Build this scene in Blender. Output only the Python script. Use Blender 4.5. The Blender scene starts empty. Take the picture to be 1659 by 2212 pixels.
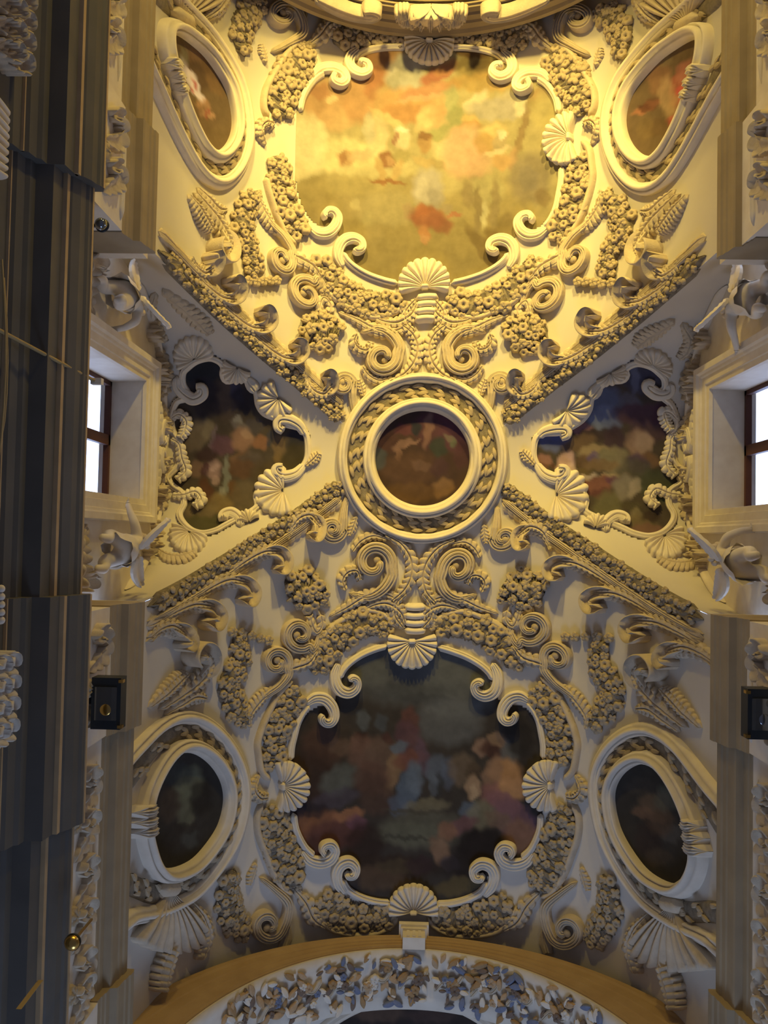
import bpy, math, random
import numpy as np
from mathutils import Matrix, Vector

# ------------------------------------------------------------------ survey of the place
# Survey axes: X across the nave (right +), Y along it (towards the lit choir +), Z up.  Metres.
F = 1790.0                                   # focal length in pixels of a 1659-wide frame
CX = -0.2935
YC = 1.6993                                  # middle of the window bay
def rot3(rx, ry, rz):
    cx, sx, cy, sy, cz, sz = math.cos(rx), math.sin(rx), math.cos(ry), math.sin(ry), math.cos(rz), math.sin(rz)
    return (np.array([[cz,-sz,0],[sz,cz,0],[0,0,1]]) @ np.array([[cy,0,sy],[0,1,0],[-sy,0,cy]])
            @ np.array([[1,0,0],[0,cx,-sx],[0,sx,cx]]))
RM = rot3(0.0344, 0.0285, -0.0188)

scene = bpy.context.scene
cam = bpy.data.cameras.new('camera'); camo = bpy.data.objects.new('camera', cam)
scene.collection.objects.link(camo); scene.camera = camo
cam.sensor_fit = 'HORIZONTAL'; cam.sensor_width = 36.0; cam.lens = 36.0 * F / 1659.0
FL = np.diag([1.0, -1.0, 1.0])               # world Y runs the other way
r_, u_, f_ = FL @ RM[0], FL @ RM[1], FL @ RM[2]
camo.matrix_world = Matrix(((r_[0],u_[0],-f_[0],CX),(r_[1],u_[1],-f_[1],0),(r_[2],u_[2],-f_[2],0),(0,0,0,1)))

# ------------------------------------------------------------------ light
vs = scene.view_settings
vs.view_transform = 'Standard'; vs.look = 'None'; vs.gamma = 1.0; vs.exposure = 0.0; vs.use_curve_mapping = False
world = bpy.data.worlds.new('daylight'); scene.world = world; world.use_nodes = True
nt = world.node_tree; nt.nodes.clear()
tc = nt.nodes.new('ShaderNodeTexCoord'); sx = nt.nodes.new('ShaderNodeSeparateXYZ')
rp = nt.nodes.new('ShaderNodeValToRGB'); bg = nt.nodes.new('ShaderNodeBackground'); wo = nt.nodes.new('ShaderNodeOutputWorld')
mp = nt.nodes.new('ShaderNodeMapRange'); mp.inputs[1].default_value = -1; mp.inputs[2].default_value = 1
nt.links.new(tc.outputs['Generated'], sx.inputs[0]); nt.links.new(sx.outputs[2], mp.inputs[0])
nt.links.new(mp.outputs[0], rp.inputs[0]); nt.links.new(rp.outputs[0], bg.inputs[0]); nt.links.new(bg.outputs[0], wo.inputs[0])
GROUND = (0.064, 0.068, 0.102, 1); SKY = (2.3, 3.0, 4.9, 1)
rp.color_ramp.elements[0].position = 0.50; rp.color_ramp.elements[0].color = GROUND
rp.color_ramp.elements[1].position = 0.56; rp.color_ramp.elements[1].color = SKY
bg.inputs[1].default_value = 1.0

def lamp(name, loc, aim, energy, col, radius, cone=80, blend=.7):
    d = bpy.data.lights.new(name, 'SPOT'); d.energy = energy; d.color = col; d.shadow_soft_size = radius
    d.spot_size = math.radians(cone); d.spot_blend = blend
    o = bpy.data.objects.new(name, d); scene.collection.objects.link(o); o.location = (loc[0], -loc[1], loc[2])
    o.rotation_euler = Vector((aim[0]-loc[0], loc[1]-aim[1], aim[2]-loc[2])).to_track_quat('-Z', 'Y').to_euler()
WARM = (1.0, 0.71, 0.168)
for sx_ in (-1, 1):
    lamp('choir_lamp', (sx_*2.3, 15.2, 9.0), (-sx_*0.3, 6.8, 17.3), 7700, WARM, 0.35, 58, .95)
    lamp('choir_side_lamp', (sx_*2.6, 15.6, 9.6), (-sx_*1.0, 5.0, 14.0), 2100, WARM, 0.4, 88, .8)
dl = bpy.data.lights.new('nave_daylight', 'AREA'); dl.shape = 'RECTANGLE'; dl.size = 4.0; dl.size_y = 6.0; dl.energy = 560; dl.color = (0.50, 0.66, 1.0)
dlo = bpy.data.objects.new('nave_daylight', dl); scene.collection.objects.link(dlo); dlo.location = (0, 15.5, 6.0)
dlo.rotation_euler = Vector((0, -15.5, 9.0)).to_track_quat('-Z', 'Y').to_euler()

random.seed(5); rng = np.random.RandomState(7)
# ------------------------------------------------------------------ materials
def lin(h):
    c = [int(h[i:i+2], 16)/255 for i in (0, 2, 4)]
    return np.array([x/12.92 if x <= .04045 else ((x+.055)/1.055)**2.4 for x in c])
MATS = {}
def mat(name, c1, c2=None, rough=.75, scale=3.0, metal=0.0, bump=0.0, spec=.25):
    m = bpy.data.materials.new(name); m.use_nodes = True; n = m.node_tree; b = n.nodes['Principled BSDF']
    b.inputs['Roughness'].default_value = rough; b.inputs['Metallic'].default_value = metal
    b.inputs['Specular IOR Level'].default_value = spec
    c2 = c2 or tuple(x*.86 for x in c1)
    t = n.nodes.new('ShaderNodeTexCoord'); z = n.nodes.new('ShaderNodeTexNoise')
    z.inputs['Scale'].default_value = scale; z.inputs['Detail'].default_value = 6
    r = n.nodes.new('ShaderNodeValToRGB')
    r.color_ramp.elements[0].position = .3; r.color_ramp.elements[1].position = .7
    r.color_ramp.elements[0].color = (*c2, 1); r.color_ramp.elements[1].color = (*c1, 1)
    n.links.new(t.outputs['Object'], z.inputs['Vector']); n.links.new(z.outputs['Fac'], r.inputs['Fac'])
    n.links.new(r.outputs['Color'], b.inputs['Base Color'])
    if bump:
        bp = n.nodes.new('ShaderNodeBump'); bp.inputs['Strength'].default_value = bump; bp.inputs['Distance'].default_value = .03
        z2 = n.nodes.new('ShaderNodeTexNoise'); z2.inputs['Scale'].default_value = scale*6; z2.inputs['Detail'].default_value = 4
        n.links.new(t.outputs['Object'], z2.inputs['Vector']); n.links.new(z2.outputs['Fac'], bp.inputs['Height'])
        n.links.new(bp.outputs['Normal'], b.inputs['Normal'])
    MATS[name] = m; return m
PLAST = mat('vault_plaster', (.66,.62,.56), (.60,.56,.50), scale=.7)
STUC = mat('stucco', (.64,.55,.42), (.53,.45,.34), scale=5, bump=.25)
GARL = mat('garland_stucco', (.52,.43,.30), (.40,.33,.23), scale=7, bump=.2)
PALE = mat('pale_stucco', (.78,.72,.62), (.70,.63,.53), scale=4)
BED = mat('shaded_stucco_foliage', (.30,.26,.20), (.18,.155,.12), scale=9, bump=.5)  # darker than the other stucco: self-shadow among the flowers put into the colour
STONE = mat('grey_brown_stone', (.36,.29,.19), (.29,.23,.15), scale=2, rough=.6)
DARKS = mat('dark_grey_stone', (.135,.125,.11), (.105,.10,.09), scale=1.5, rough=.55)
OCHRE = mat('ochre_stone', (.50,.35,.18), (.43,.29,.145), scale=2, rough=.55)
BROWN = mat('brown_window_wood', (.12,.05,.035), rough=.5)
BLACK = mat('black_metal', (.03,.035,.04), rough=.35)
BRASS = mat('brass', (.65,.42,.12), rough=.25, metal=1)
ROPE = mat('gilded_rod', (.45,.33,.15), rough=.5)
CHROME = mat('lamp_lens', (.25,.27,.3), rough=.08, metal=.8)
g = bpy.data.materials.new('window_glass'); g.use_nodes = True; n = g.node_tree
tr = n.nodes.new('ShaderNodeBsdfTransparent'); gl = n.nodes.new('ShaderNodeBsdfGlossy'); mx = n.nodes.new('ShaderNodeMixShader')
mx.inputs[0].default_value = .06; gl.inputs['Roughness'].default_value = .05
n.links.new(tr.outputs[0], mx.inputs[1]); n.links.new(gl.outputs[0], mx.inputs[2]); n.links.new(mx.outputs[0], n.nodes['Material Output'].inputs[0])
GLASS = g
def paint_mat():
    m = bpy.data.materials.new('fresco_paint'); m.use_nodes = True; n = m.node_tree; b = n.nodes['Principled BSDF']
    b.inputs['Roughness'].default_value = .8; b.inputs['Specular IOR Level'].default_value = .15
    a = n.nodes.new('ShaderNodeAttribute'); a.attribute_name = 'pigment'
    t = n.nodes.new('ShaderNodeTexCoord'); z = n.nodes.new('ShaderNodeTexNoise'); z.inputs['Scale'].default_value = 4; z.inputs['Detail'].default_value = 9
    r = n.nodes.new('ShaderNodeMapRange'); r.inputs[1].default_value=.3; r.inputs[2].default_value=.7; r.inputs[3].default_value = .86; r.inputs[4].default_value = 1.13
    mm = n.nodes.new('ShaderNodeMix'); mm.data_type = 'RGBA'; mm.blend_type = 'MULTIPLY'; mm.inputs[0].default_value = 1
    n.links.new(t.outputs['Object'], z.inputs['Vector']); n.links.new(z.outputs['Fac'], r.inputs[0])
    n.links.new(a.outputs['Color'], mm.inputs[6]); n.links.new(r.outputs[0], mm.inputs[7]); n.links.new(mm.outputs[2], b.inputs['Base Color'])
    return m
PAINT = paint_mat()

# ------------------------------------------------------------------ objects
COL = scene.collection
def W(P): return np.asarray(P, float) * [1, -1, 1]
def base_of(o):
    r = np.zeros(3)
    while o: r = r+np.array(o.location); o = o.parent
    return r
class MB:
    def __init__(s): s.v = []; s.f = []; s.n = 0
    def add(s, v, f):
        v = np.asarray(v, float); s.v.append(v); s.f += [tuple(i + s.n for i in q) for q in f]; s.n += len(v)
    def grid(s, G, closed_u=False, closed_v=False):
        nu, nv = G.shape[:2]; f = []
        for i in range(nu - (0 if closed_u else 1)):
            for j in range(nv - (0 if closed_v else 1)):
                a, b = i, (i+1) % nu; c, d = j, (j+1) % nv
                f.append((a*nv+c, b*nv+c, b*nv+d, a*nv+d))
        s.add(G.reshape(-1, 3), f)
    def box(s, lo, hi):
        x0,y0,z0 = lo; x1,y1,z1 = hi
        s.add([(x0,y0,z0),(x1,y0,z0),(x1,y1,z0),(x0,y1,z0),(x0,y0,z1),(x1,y0,z1),(x1,y1,z1),(x0,y1,z1)],
              [(0,3,2,1),(4,5,6,7),(0,1,5,4),(1,2,6,5),(2,3,7,6),(3,0,4,7)])
    def build(s, name, m, parent=None, smooth=True, attr=None):
        v = W(np.concatenate(s.v)); me = bpy.data.meshes.new(name)
        off = base_of(parent) if parent else v.mean(0)
        me.from_pydata((v-off).tolist(), [], [tuple(reversed(q)) for q in s.f]); me.materials.append(m)
        if smooth: me.polygons.foreach_set('use_smooth', [True]*len(me.polygons))
        if attr is not None:
            ca = me.color_attributes.new('pigment', 'FLOAT_COLOR', 'POINT')
            ca.data.foreach_set('color', np.c_[attr, np.ones(len(attr))].ravel())
        me.update()
        o = bpy.data.objects.new(name, me); COL.objects.link(o)
        if parent: o.parent = parent
        else: o.location = off
        return o
def tag(o, label, cat, group=None):
    o['label'] = label; o['category'] = cat
    if group: o['group'] = group
    return o
def struct(o): o['kind'] = 'structure'; return o
def thing(name, loc, label, cat, group=None):
    o = bpy.data.objects.new(name, None); COL.objects.link(o); o.location = W(loc); o.empty_display_size = .1
    return tag(o, label, cat, group)

# ------------------------------------------------------------------ surfaces
A_, B_, Z0, NP = 4.85, 4.8, 13.2, 2.3
def zb(X): return Z0 + B_*np.maximum(0, 1-np.minimum(1, np.abs(X)/A_)**NP)**(1/NP)
YL = YC + .2
GX = np.array([.95,1.85,2.68,3.45,4.1,4.75,4.95]); GY = np.array([0,.70,1.38,1.95,2.46,3.0,3.15])
def g_of(x): return np.interp(np.abs(x), GX, GY)
def x_of(y): return np.interp(np.abs(y), GY, GX)
WX = 5.52
def zarc(y): return 13.0 + 4.3*np.maximum(0, 1-np.abs(y/3.16)**2.6)**.385
def zl(X, Y):
    y = Y - YL; xg = x_of(y); t = np.clip((np.abs(X)-xg)/np.maximum(1e-3, WX-xg), 0, 1)
    zg = zb(np.minimum(xg, 4.8))
    return zg + (zarc(y)-zg)*t + .08*t*(1-t)*4*np.minimum(1, (WX-xg)/2)
class Height:
    def __init__(s, fn, lim): s.fn = fn; s.lim = lim
    def pt(s, Q):
        Q = np.asarray(Q, float); X = np.clip(Q[..., 0], -s.lim, s.lim); return np.stack([X, Q[..., 1], s.fn(X, Q[..., 1])], -1)
    def nrm(s, Q):
        Q = np.asarray(Q, float); e = .03; X = np.clip(Q[..., 0], -s.lim+e, s.lim-e); Y = Q[..., 1]
        n = np.stack([(s.fn(X+e, Y)-s.fn(X-e, Y))/(2*e), (s.fn(X, Y+e)-s.fn(X, Y-e))/(2*e), -np.ones_like(X)], -1)
        return n/np.linalg.norm(n, axis=-1, keepdims=True)
    def cast(s, px):
        px = np.atleast_2d(np.asarray(px, float)); d = np.c_[(px[:,0]-829.5)/F, -(px[:,1]-1106)/F, np.ones(len(px))] @ RM
        lo = np.full(len(px), 8.); hi = np.full(len(px), 24.)
        for _ in range(40):
            m = (lo+hi)/2; X = CX+d[:,0]*m; ins = (d[:,2]*m < s.fn(X, d[:,1]*m)) & (np.abs(X) < s.lim)
            lo = np.where(ins, m, lo); hi = np.where(ins, hi, m)
        return np.c_[CX+d[:,0]*lo, d[:,1]*lo]
BAR = Height(lambda X, Y: zb(X), 4.85)
LUN = Height(zl, WX)
class Plane:                                  # vertical plane X = const, chart (y, z)
    def __init__(s, x): s.x = x
    def pt(s, Q): Q = np.asarray(Q, float); return np.stack([np.full(Q.shape[:-1], s.x), Q[..., 0], Q[..., 1]], -1)
    def nrm(s, Q): r = np.zeros(np.asarray(Q).shape[:-1]+(3,)); r[..., 0] = -np.sign(s.x); return r
    def cast(s, px):
        px = np.atleast_2d(np.asarray(px, float)); d = np.c_[(px[:,0]-829.5)/F, -(px[:,1]-1106)/F, np.ones(len(px))] @ RM
        t = (s.x-CX)/d[:,0]; return np.c_[d[:,1]*t, d[:,2]*t]
def project(P):
    q = (np.asarray(P)-[CX,0,0]) @ RM.T; return np.c_[829.5+F*q[:,0]/q[:,2], 1106-F*q[:,1]/q[:,2]]

FR = {'a':(280,1150,2.514), 'c':(280,1600,2.514), 'z':(300,550,2.514), 'l':(330,760,4.74), 'h':(540,1300,4.608),
      'u':(620,60,2.765), 'w':(620,1390,2.86), 'r':(730,800,4.366), 'p':(0,0,1), 'R':(1130,740,4.1475)}
def T(s, k='p'):
    ox, oy, sc = FR[k]
    p = np.array([[float(t) for t in q.split(',')] for q in s.split()]); return p/sc + [ox, oy]
def spline(P, n, closed=False):
    P = np.asarray(P, float)
    if closed: Q = np.concatenate([P[-1:], P, P[:2]])
    else: Q = np.concatenate([[2*P[0]-P[1]], P, [2*P[-1]-P[-2]]])
    out = []
    for i in range(len(Q)-3):
        a, b, c, d = Q[i:i+4]; t = np.linspace(0, 1, 24, endpoint=False)[:, None]
        out.append(.5*(2*b+(c-a)*t+(2*a-5*b+4*c-d)*t**2+(3*b-a-3*c+d)*t**3))
    out = np.concatenate(out + [Q[-2:-1] if not closed else Q[1:2]])
    L = np.r_[0, np.cumsum(np.linalg.norm(np.diff(out, axis=0), axis=1))]
    s = np.linspace(0, L[-1], n+1 if closed else n)
    r = np.stack([np.interp(s, L, out[:, k]) for k in range(out.shape[1])], 1)
    return r[:-1] if closed else r
def spiral(c, r0, a0, turns, r1=.16, n=26):
    t = np.linspace(0, 1, n); a = math.radians(a0)+t*turns*2*math.pi; r = r0*(1-t*(1-r1))
    return np.c_[c[0]+r*np.cos(a), c[1]+r*np.sin(a)]

# four quadrants of the vault: everything is drawn once on the left of the lower bay and mirrored,
# with the small irregularities of the hand-made originals measured at a few points
QS = {'LL':(-1,-1), 'LR':(1,-1), 'UL':(-1,1), 'UR':(1,1)}
LM = [((890,1447),(890,1447),(918,558),(918,558)), ((890,1375),(890,1375),(918,632),(918,632)),
 ((757,1478),(1042,1490),(765,530),(1075,530)), ((709,1553),(1100,1548),(715,470),(1135,480)),
 ((635,1690),(1160,1690),None,(1205,310)), ((705,1835),(1100,1840),(728,170),(1135,185)),
 ((758,1880),(1032,1885),(785,150),(1075,155)), ((893,1905),(893,1905),(925,145),(925,145)),
 ((400,1749),(1418,1778),(430,205),(1434,215)), ((485,1735),(1327,1740),(501,240),(1351,240)),
 ((396,1624),(1405,1649),(455,328),(1410,341)), ((360,1875),(1455,1907),(388,82),(1490,92)),
 ((640,1367),(1157,1347),(654,645),(1184,657)), ((586,1428),(1209,1420),(596,557),(1252,551)),
 ((572,1992),(1230,2004),(606,40),(1252,48)), ((658,1273),(1129,1272),(690,717),(1138,719)),
 ((497,1468),(1324,1479),(525,510),(1345,510)), ((797,1226),(995,1239),(817,767),(1010,765)),
 ((515,1273),(1305,1296),None,None), ((913,1166),(913,1166),(913,816),(913,816))]
def ll(px): p = BAR.cast(px); return np.c_[-p[:,0], -(p[:,1]-YC)]
def _rbf(src, dst, reg):
    def K(a, b):
        d2 = ((a[:,None]-b[None])**2).sum(-1)+1e-9; return .5*d2*np.log(d2)
    n = len(src); Pm = np.c_[np.ones(n), src]
    M = np.block([[K(src, src)+reg*np.eye(n), Pm], [Pm.T, np.zeros((3,3))]])
    w = np.linalg.solve(M, np.r_[dst-src, np.zeros((3,2))])
    return lambda q: q + np.clip(K(q, src) @ w[:n] + np.c_[np.ones(len(q)), q] @ w[n:], -.6, .6)
WARP = {'LL': lambda q: q}
for k, nm in ((1,'LR'),(2,'UL'),(3,'UR')):
    S_ = np.array([ll([v[0]])[0] for v in LM if v[k] is not None])
    D_ = np.array([(BAR.cast([v[k]])[0]-[0,YC])*QS[nm] for v in LM if v[k] is not None])
    WARP[nm] = _rbf(S_, D_, .25)
def Q(px, q):                                  # drawing -> plan point in quadrant q
    c = WARP[q](ll(px)); sx_, sy_ = QS[q]; return np.c_[c[:,0]*sx_, c[:,1]*sy_+YC]
LUNM = [((447,773),(1385,783)),((664,968),(1155,960)),((439,1155),(1403,1163)),((376,888),(1453,900)),((600,900),(1225,930)),((583,1066),(1230,1080)),((450,915),(1395,860))]
_s = np.array([LUN.cast([a])[0]*[-1,1] for a, b in LUNM]); _d = np.array([LUN.cast([b])[0] for a, b in LUNM])
_lw = _rbf(_s, _d, .3)
def QL(px, side):
    p = LUN.cast(px)
    return p if side < 0 else _lw(p*[-1,1])

# ------------------------------------------------------------------ relief builders
PR_ROUND = [(a, math.sqrt(1-a*a)) for a in (-1,-.85,-.6,-.3,0,.3,.6,.85,1)]
PR_FLUTE = [(-1,.2),(-.9,.75),(-.7,.9),(-.52,.5),(-.38,.85),(-.18,1.0),(0,.6),(.15,.95),(.38,.9),(.5,.5),(.68,.95),(.88,.85),(1,.2)]
PR_LEAF = [(-1,.3),(-.75,.75),(-.5,.6),(-.25,1),(-.08,.85),(0,.5),(.08,.85),(.25,1),(.5,.6),(.75,.75),(1,.3)]
PR_CUP = [(-1,.9),(-.85,1),(-.5,.5),(-.2,.45),(0,.3),(.2,.45),(.5,.5),(.85,1),(1,.9)]
PR_MOULD = [(-1,.35),(-.92,.6),(-.7,.7),(-.55,.55),(-.45,.9),(-.15,1),(.15,.95),(.3,.6),(.5,.65),(.75,.5),(1,.2)]
def frame(C, S, closed=False):
    P = S.pt(C); N = S.nrm(C)
    t = np.roll(P, -1, 0)-np.roll(P, 1, 0) if closed else np.gradient(P, axis=0)
    t = t/np.maximum(1e-9, np.linalg.norm(t, axis=1, keepdims=True)); b = np.cross(N, t); b /= np.maximum(1e-9, np.linalg.norm(b, axis=1, keepdims=True))
    return P, N, t, b
def strip(mb, C, S, w, prof, h, n=60, closed=False, lobes=0, sweep=0, lift=0, taper=True, jit=0, sink=.05, side=0):
    if lobes: lobes = lobes*1.4 if lobes < 20 else lobes; n = max(n, int(lobes*12))
    C = spline(C, n, closed); P, N, t, b = frame(C, S, closed); s = np.linspace(0, 1, n)
    w = np.interp(s, np.linspace(0, 1, len(w)), w) if np.ndim(w) else np.full(n, w)
    h = np.interp(s, np.linspace(0, 1, len(h)), h) if np.ndim(h) else np.full(n, h)
    li = np.interp(s, np.linspace(0, 1, len(lift)), lift) if np.ndim(lift) else np.full(n, lift)
    if taper and not closed:
        e = np.minimum(1, np.minimum(s, 1-s)*n/3+.03); w = w*e; h = h*np.sqrt(e)
    fr = (lobes*s) % 1.0 if lobes else s*0
    tooth = np.sqrt(np.clip(np.sin(math.pi*fr**.7), 0, 1))
    ws = w*(.60+.40*tooth) if lobes else w
    pr = [(prof[0][0], None)]+list(prof)+[(prof[-1][0], None)]
    G = np.zeros((n, len(pr), 3))
    for j, (a, hh) in enumerate(pr):
        aw = (ws if abs(a) > .55 else w*.5+ws*.5)*a + side
        hgt = np.full(n, -sink) if hh is None else h*hh*(1 if not lobes else 1-.55*abs(a)*(1-tooth))+li
        if jit and hh is not None: hgt = hgt+rng.uniform(-jit, jit, n); aw = aw+rng.uniform(-jit, jit, n)*.8
        G[:, j] = P+b*aw[:, None]+N*hgt[:, None]+t*(sweep*abs(a)*w)[:, None]
    mb.grid(G, closed_u=closed)
    return (P, N, t, b, w, h)
def one(name, C, S, w, prof, h, m, label, cat, group=None, **k):
    mb = MB(); strip(mb, C, S, w, prof, h, **k); return tag(mb.build(name, m), label, cat, group)
def part(name, parent, C, S, w, prof, h, m, **k):
    mb = MB(); r = strip(mb, C, S, w, prof, h, **k); return mb.build(name, m, parent), r
def M2(mir): return (lambda p: p)

# small templates, unit radius, lying in xy, rising along +z
def tmpl(kind):
    mb = MB(); nr, na = 6, 30; rr = [0,.22,.36,.6,.85,1]; G = np.zeros((na, nr+1, 3))
    for i in range(na):
        th = 2*math.pi*i/na
        for j, r in enumerate(rr):
            if kind == 'daisy':   R = (.72+.28*abs(math.cos(3*th))**.6); z = [.10,.14,.42,.5,.42,.2][j]
            elif kind == 'rose':  R = (.8+.2*abs(math.cos(2.5*th))); z = [.62,.5,.62,.42,.5,.16][j]+.06*math.sin(5*th+3*r)
            else:                 R = (.45+.55*abs(math.cos(2*th))**.8); z = [.3,.34,.4,.36,.3,.12][j]
            k = r*R if j > 2 else r*.8
            G[i, j] = (k*math.cos(th), k*math.sin(th), z)
        G[i, nr] = (.9*R*math.cos(th), .9*R*math.sin(th), -.35)
    mb.grid(G, closed_u=True); return mb
def leaf_t():
    mb = MB(); n = 9; G = np.zeros((n, 7, 3))
    for i in range(n):
        s = i/(n-1); w = .42*math.sin(math.pi*min(1, s*.93+.04))**.8+.01
        for j, a in enumerate((-1,-1,-.5,0,.5,1,1)):
            z = (-.2 if j in (0,6) else (.25+.3*math.sin(math.pi*s)*(1-.5*abs(a)) - (.12 if j == 3 else 0)))
            G[i, j] = (s*2-1, a*w, z)
    mb.grid(G); return mb
def bud_t():
    mb = MB(); n = 8; G = np.zeros((10, n, 3))
    for i in range(10):
        for j in range(n):
            ph = math.pi*.6*j/(n-1); th = 2*math.pi*i/10
            G[i, j] = (math.sin(ph)*math.cos(th)*.8, math.sin(ph)*math.sin(th)*.8, .2+.5*math.cos(ph))
    mb.grid(G, closed_u=True); return mb
def mesh_of(mb, name, m):
    me = bpy.data.meshes.new(name); v = np.concatenate(mb.v)
    me.from_pydata(v.tolist(), [], mb.f); me.materials.append(m); me.polygons.foreach_set('use_smooth', [True]*len(me.polygons)); me.update(); return me
FLOW = [mesh_of(tmpl(k), 'flower', GARL) for k in ('daisy','rose','clover','daisy')]
BUD = mesh_of(bud_t(), 'bud', GARL); LEAF = mesh_of(leaf_t(), 'leaf', GARL)
def place(name, me, parent, P, N, d, sc, lift=0.0):
    P, N, d = W(P), W(N), W(d)
    x = d-N*np.dot(d, N); x /= np.linalg.norm(x); y = np.cross(N, x); o = bpy.data.objects.new(name, me); COL.objects.link(o)
    sc = (sc,)*3 if np.ndim(sc) == 0 else sc; L = P+N*lift
    if parent: o.parent = parent; L = L-base_of(parent)
    o.matrix_basis = Matrix(((x[0]*sc[0],y[0]*sc[1],N[0]*sc[2],L[0]),(x[1]*sc[0],y[1]*sc[1],N[1]*sc[2],L[1]),(x[2]*sc[0],y[2]*sc[1],N[2]*sc[2],L[2]),(0,0,0,1)))
    return o
def scatter(parent, R, r0, r1, count, lift, kinds=FLOW, edge=.82, s0=.02, s1=.98, nm='flower'):
    P, N, t, b, w, h = R; n = len(P); done = []; tries = 0
    while len(done) < count and tries < count*25:
        tries += 1; s = random.uniform(s0, s1); a = random.uniform(-edge, edge); i = min(n-1, int(s*n)); r = random.uniform(r0, r1)
        if w[i] < r*.8: continue
        p = P[i]+b[i]*a*w[i]
        if any(np.dot(p-q, p-q) < (.72*(r+rq))**2 for q, rq in done): continue
        done.append((p, r)); th = random.uniform(0, 6.28)
        N2 = N[i]+b[i]*a*.45+t[i]*random.uniform(-.25,.25); N2 = N2/np.linalg.norm(N2)
        place(nm, random.choice(kinds), parent, p, N2, t[i]*math.cos(th)+b[i]*math.sin(th), r, lift+h[i]*.8*(1-.6*a*a))
    return len(done)

def shell(name, hinge, tip, spread, S, label, group, qf, ribs=13, h=.20, m=PALE, nm='scallop_shell'):
    """fluted scallop: hinge and tip are drawing points"""
    hinge = np.array(hinge, float); tip = np.array(tip, float); v = tip-hinge; R = np.linalg.norm(v); a0 = math.atan2(v[1], v[0])
    na, nr = ribs*8+1, 12; A = np.linspace(-spread, spread, na); px = []; hh = []
    for a in A:
        ph = (a+spread)/(2*spread)*ribs; rib = abs(math.sin(math.pi*ph))
        for k in range(nr):
            r = k/(nr-1); rm = R*(.84+.10*math.cos(math.radians(a)*.9))*(1+.05*(rib**.5-.5))
            px.append(hinge+np.array([math.cos(a0+math.radians(a)), math.sin(a0+math.radians(a))])*rm*(.08+.92*r))
            hh.append(.05+h*(.9*math.sin(math.pi*min(1, r*.62+.12)))*(.45+.55*rib**.7) + .10*h*(r > .93))
    C = qf(np.array(px)); P = S.pt(C)+S.nrm(C)*np.array(hh)[:, None]; B = (S.pt(C)-S.nrm(C)*.04).reshape(na, nr, 3)
    mb = MB(); G = P.reshape(na, nr, 3); G = np.concatenate([G, B[:, -1:]], 1); mb.grid(G)
    mb.grid(np.concatenate([B[:1], G[:1, :nr]])); mb.grid(np.concatenate([G[-1:, :nr], B[-1:]]))
    c = S.pt(qf(hinge[None]))[0]
    root = thing(nm, c, label, 'shell', group)
    fan = mb.build('fan', m, root)
    kb = MB(); e1 = [hinge+np.array([math.cos(a0+math.pi/2), math.sin(a0+math.pi/2)])*R*.16*s for s in (-1,-.3,.3,1)]
    strip(kb, qf(np.array(e1)), S, R/1790*18*.10, PR_ROUND, h*.9, n=14, lift=.04); kb.build('hinge', m, root)
    return root

def inside(P, poly):
    x, y = P[:,0], P[:,1]; r = np.zeros(len(P), bool); j = len(poly)-1
    for i in range(len(poly)):
        xi, yi = poly[i]; xj, yj = poly[j]
        r ^= ((yi > y) != (yj > y)) & (x < (xj-xi)*(y-yi)/(yj-yi+1e-12)+xi); j = i
    return r
def pigment(px, base, strokes, light, gain=1.0):
    c = np.tile(lin(base), (len(px), 1))
    wob = np.c_[np.sin(px[:,1]*.09+px[:,0]*.05)+np.sin(px[:,1]*.23), np.sin(px[:,0]*.11-px[:,1]*.04)+np.sin(px[:,0]*.27+1)]*2.0
    q = px+wob
    for (x, y, rx, ry, ang, col, al) in strokes:
        a = math.radians(ang); dx, dy = q[:,0]-x, q[:,1]-y; u = (dx*math.cos(a)+dy*math.sin(a))/rx; v = (-dx*math.sin(a)+dy*math.cos(a))/ry
        k = .92*al*np.clip(3.0-2.7*np.sqrt(u*u+v*v), 0, 1)[:, None]; c = c*(1-k)+lin(col)*k
    c = np.clip(c/np.maximum(.01, lin(light))*.76*gain, .01, .8)
    return c*.86+c.mean(1, keepdims=True)*.14
def strokes(s, k):
    ox, oy, sc = FR[k]; out = []
    for q in s.split(';'):
        q = q.split()
        if len(q) < 6: continue
        x, y, rx, ry, an = map(float, q[:5]); out.append((x/sc+ox, y/sc+oy, rx/sc, ry/sc, an, q[5], float(q[6]) if len(q) > 6 else .9))
    return out
def fresco(name, polyP, S, base, st, light, label, parent=None, gain=1.0, step=.042, lift=.012, nm='fresco'):
    lo, hi = polyP.min(0), polyP.max(0); nx, ny = int((hi[0]-lo[0])/step)+2, int((hi[1]-lo[1])/step)+2
    gx, gy = np.meshgrid(np.linspace(lo[0], hi[0], nx), np.linspace(lo[1], hi[1], ny), indexing='ij'); C = np.c_[gx.ravel(), gy.ravel()]
    ins = inside(C, polyP).reshape(nx, ny); P = S.pt(C)+S.nrm(C)*lift; idx = np.full(nx*ny, -1); vs_ = []; f = []
    for i in range(nx-1):
        for j in range(ny-1):
            if ins[i,j] or ins[i+1,j] or ins[i,j+1] or ins[i+1,j+1]:
                q = [i*ny+j, (i+1)*ny+j, (i+1)*ny+j+1, i*ny+j+1]
                for t in q:
                    if idx[t] < 0: idx[t] = len(vs_); vs_.append(t)
                f.append([idx[t] for t in q])
    mb = MB(); mb.add(P[vs_], f); col = pigment(project(P[vs_]), base, st, light, gain)
    o = mb.build(name, PAINT, parent, attr=col)
    if parent is None: tag(o, label, 'fresco painting')
    return o

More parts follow.
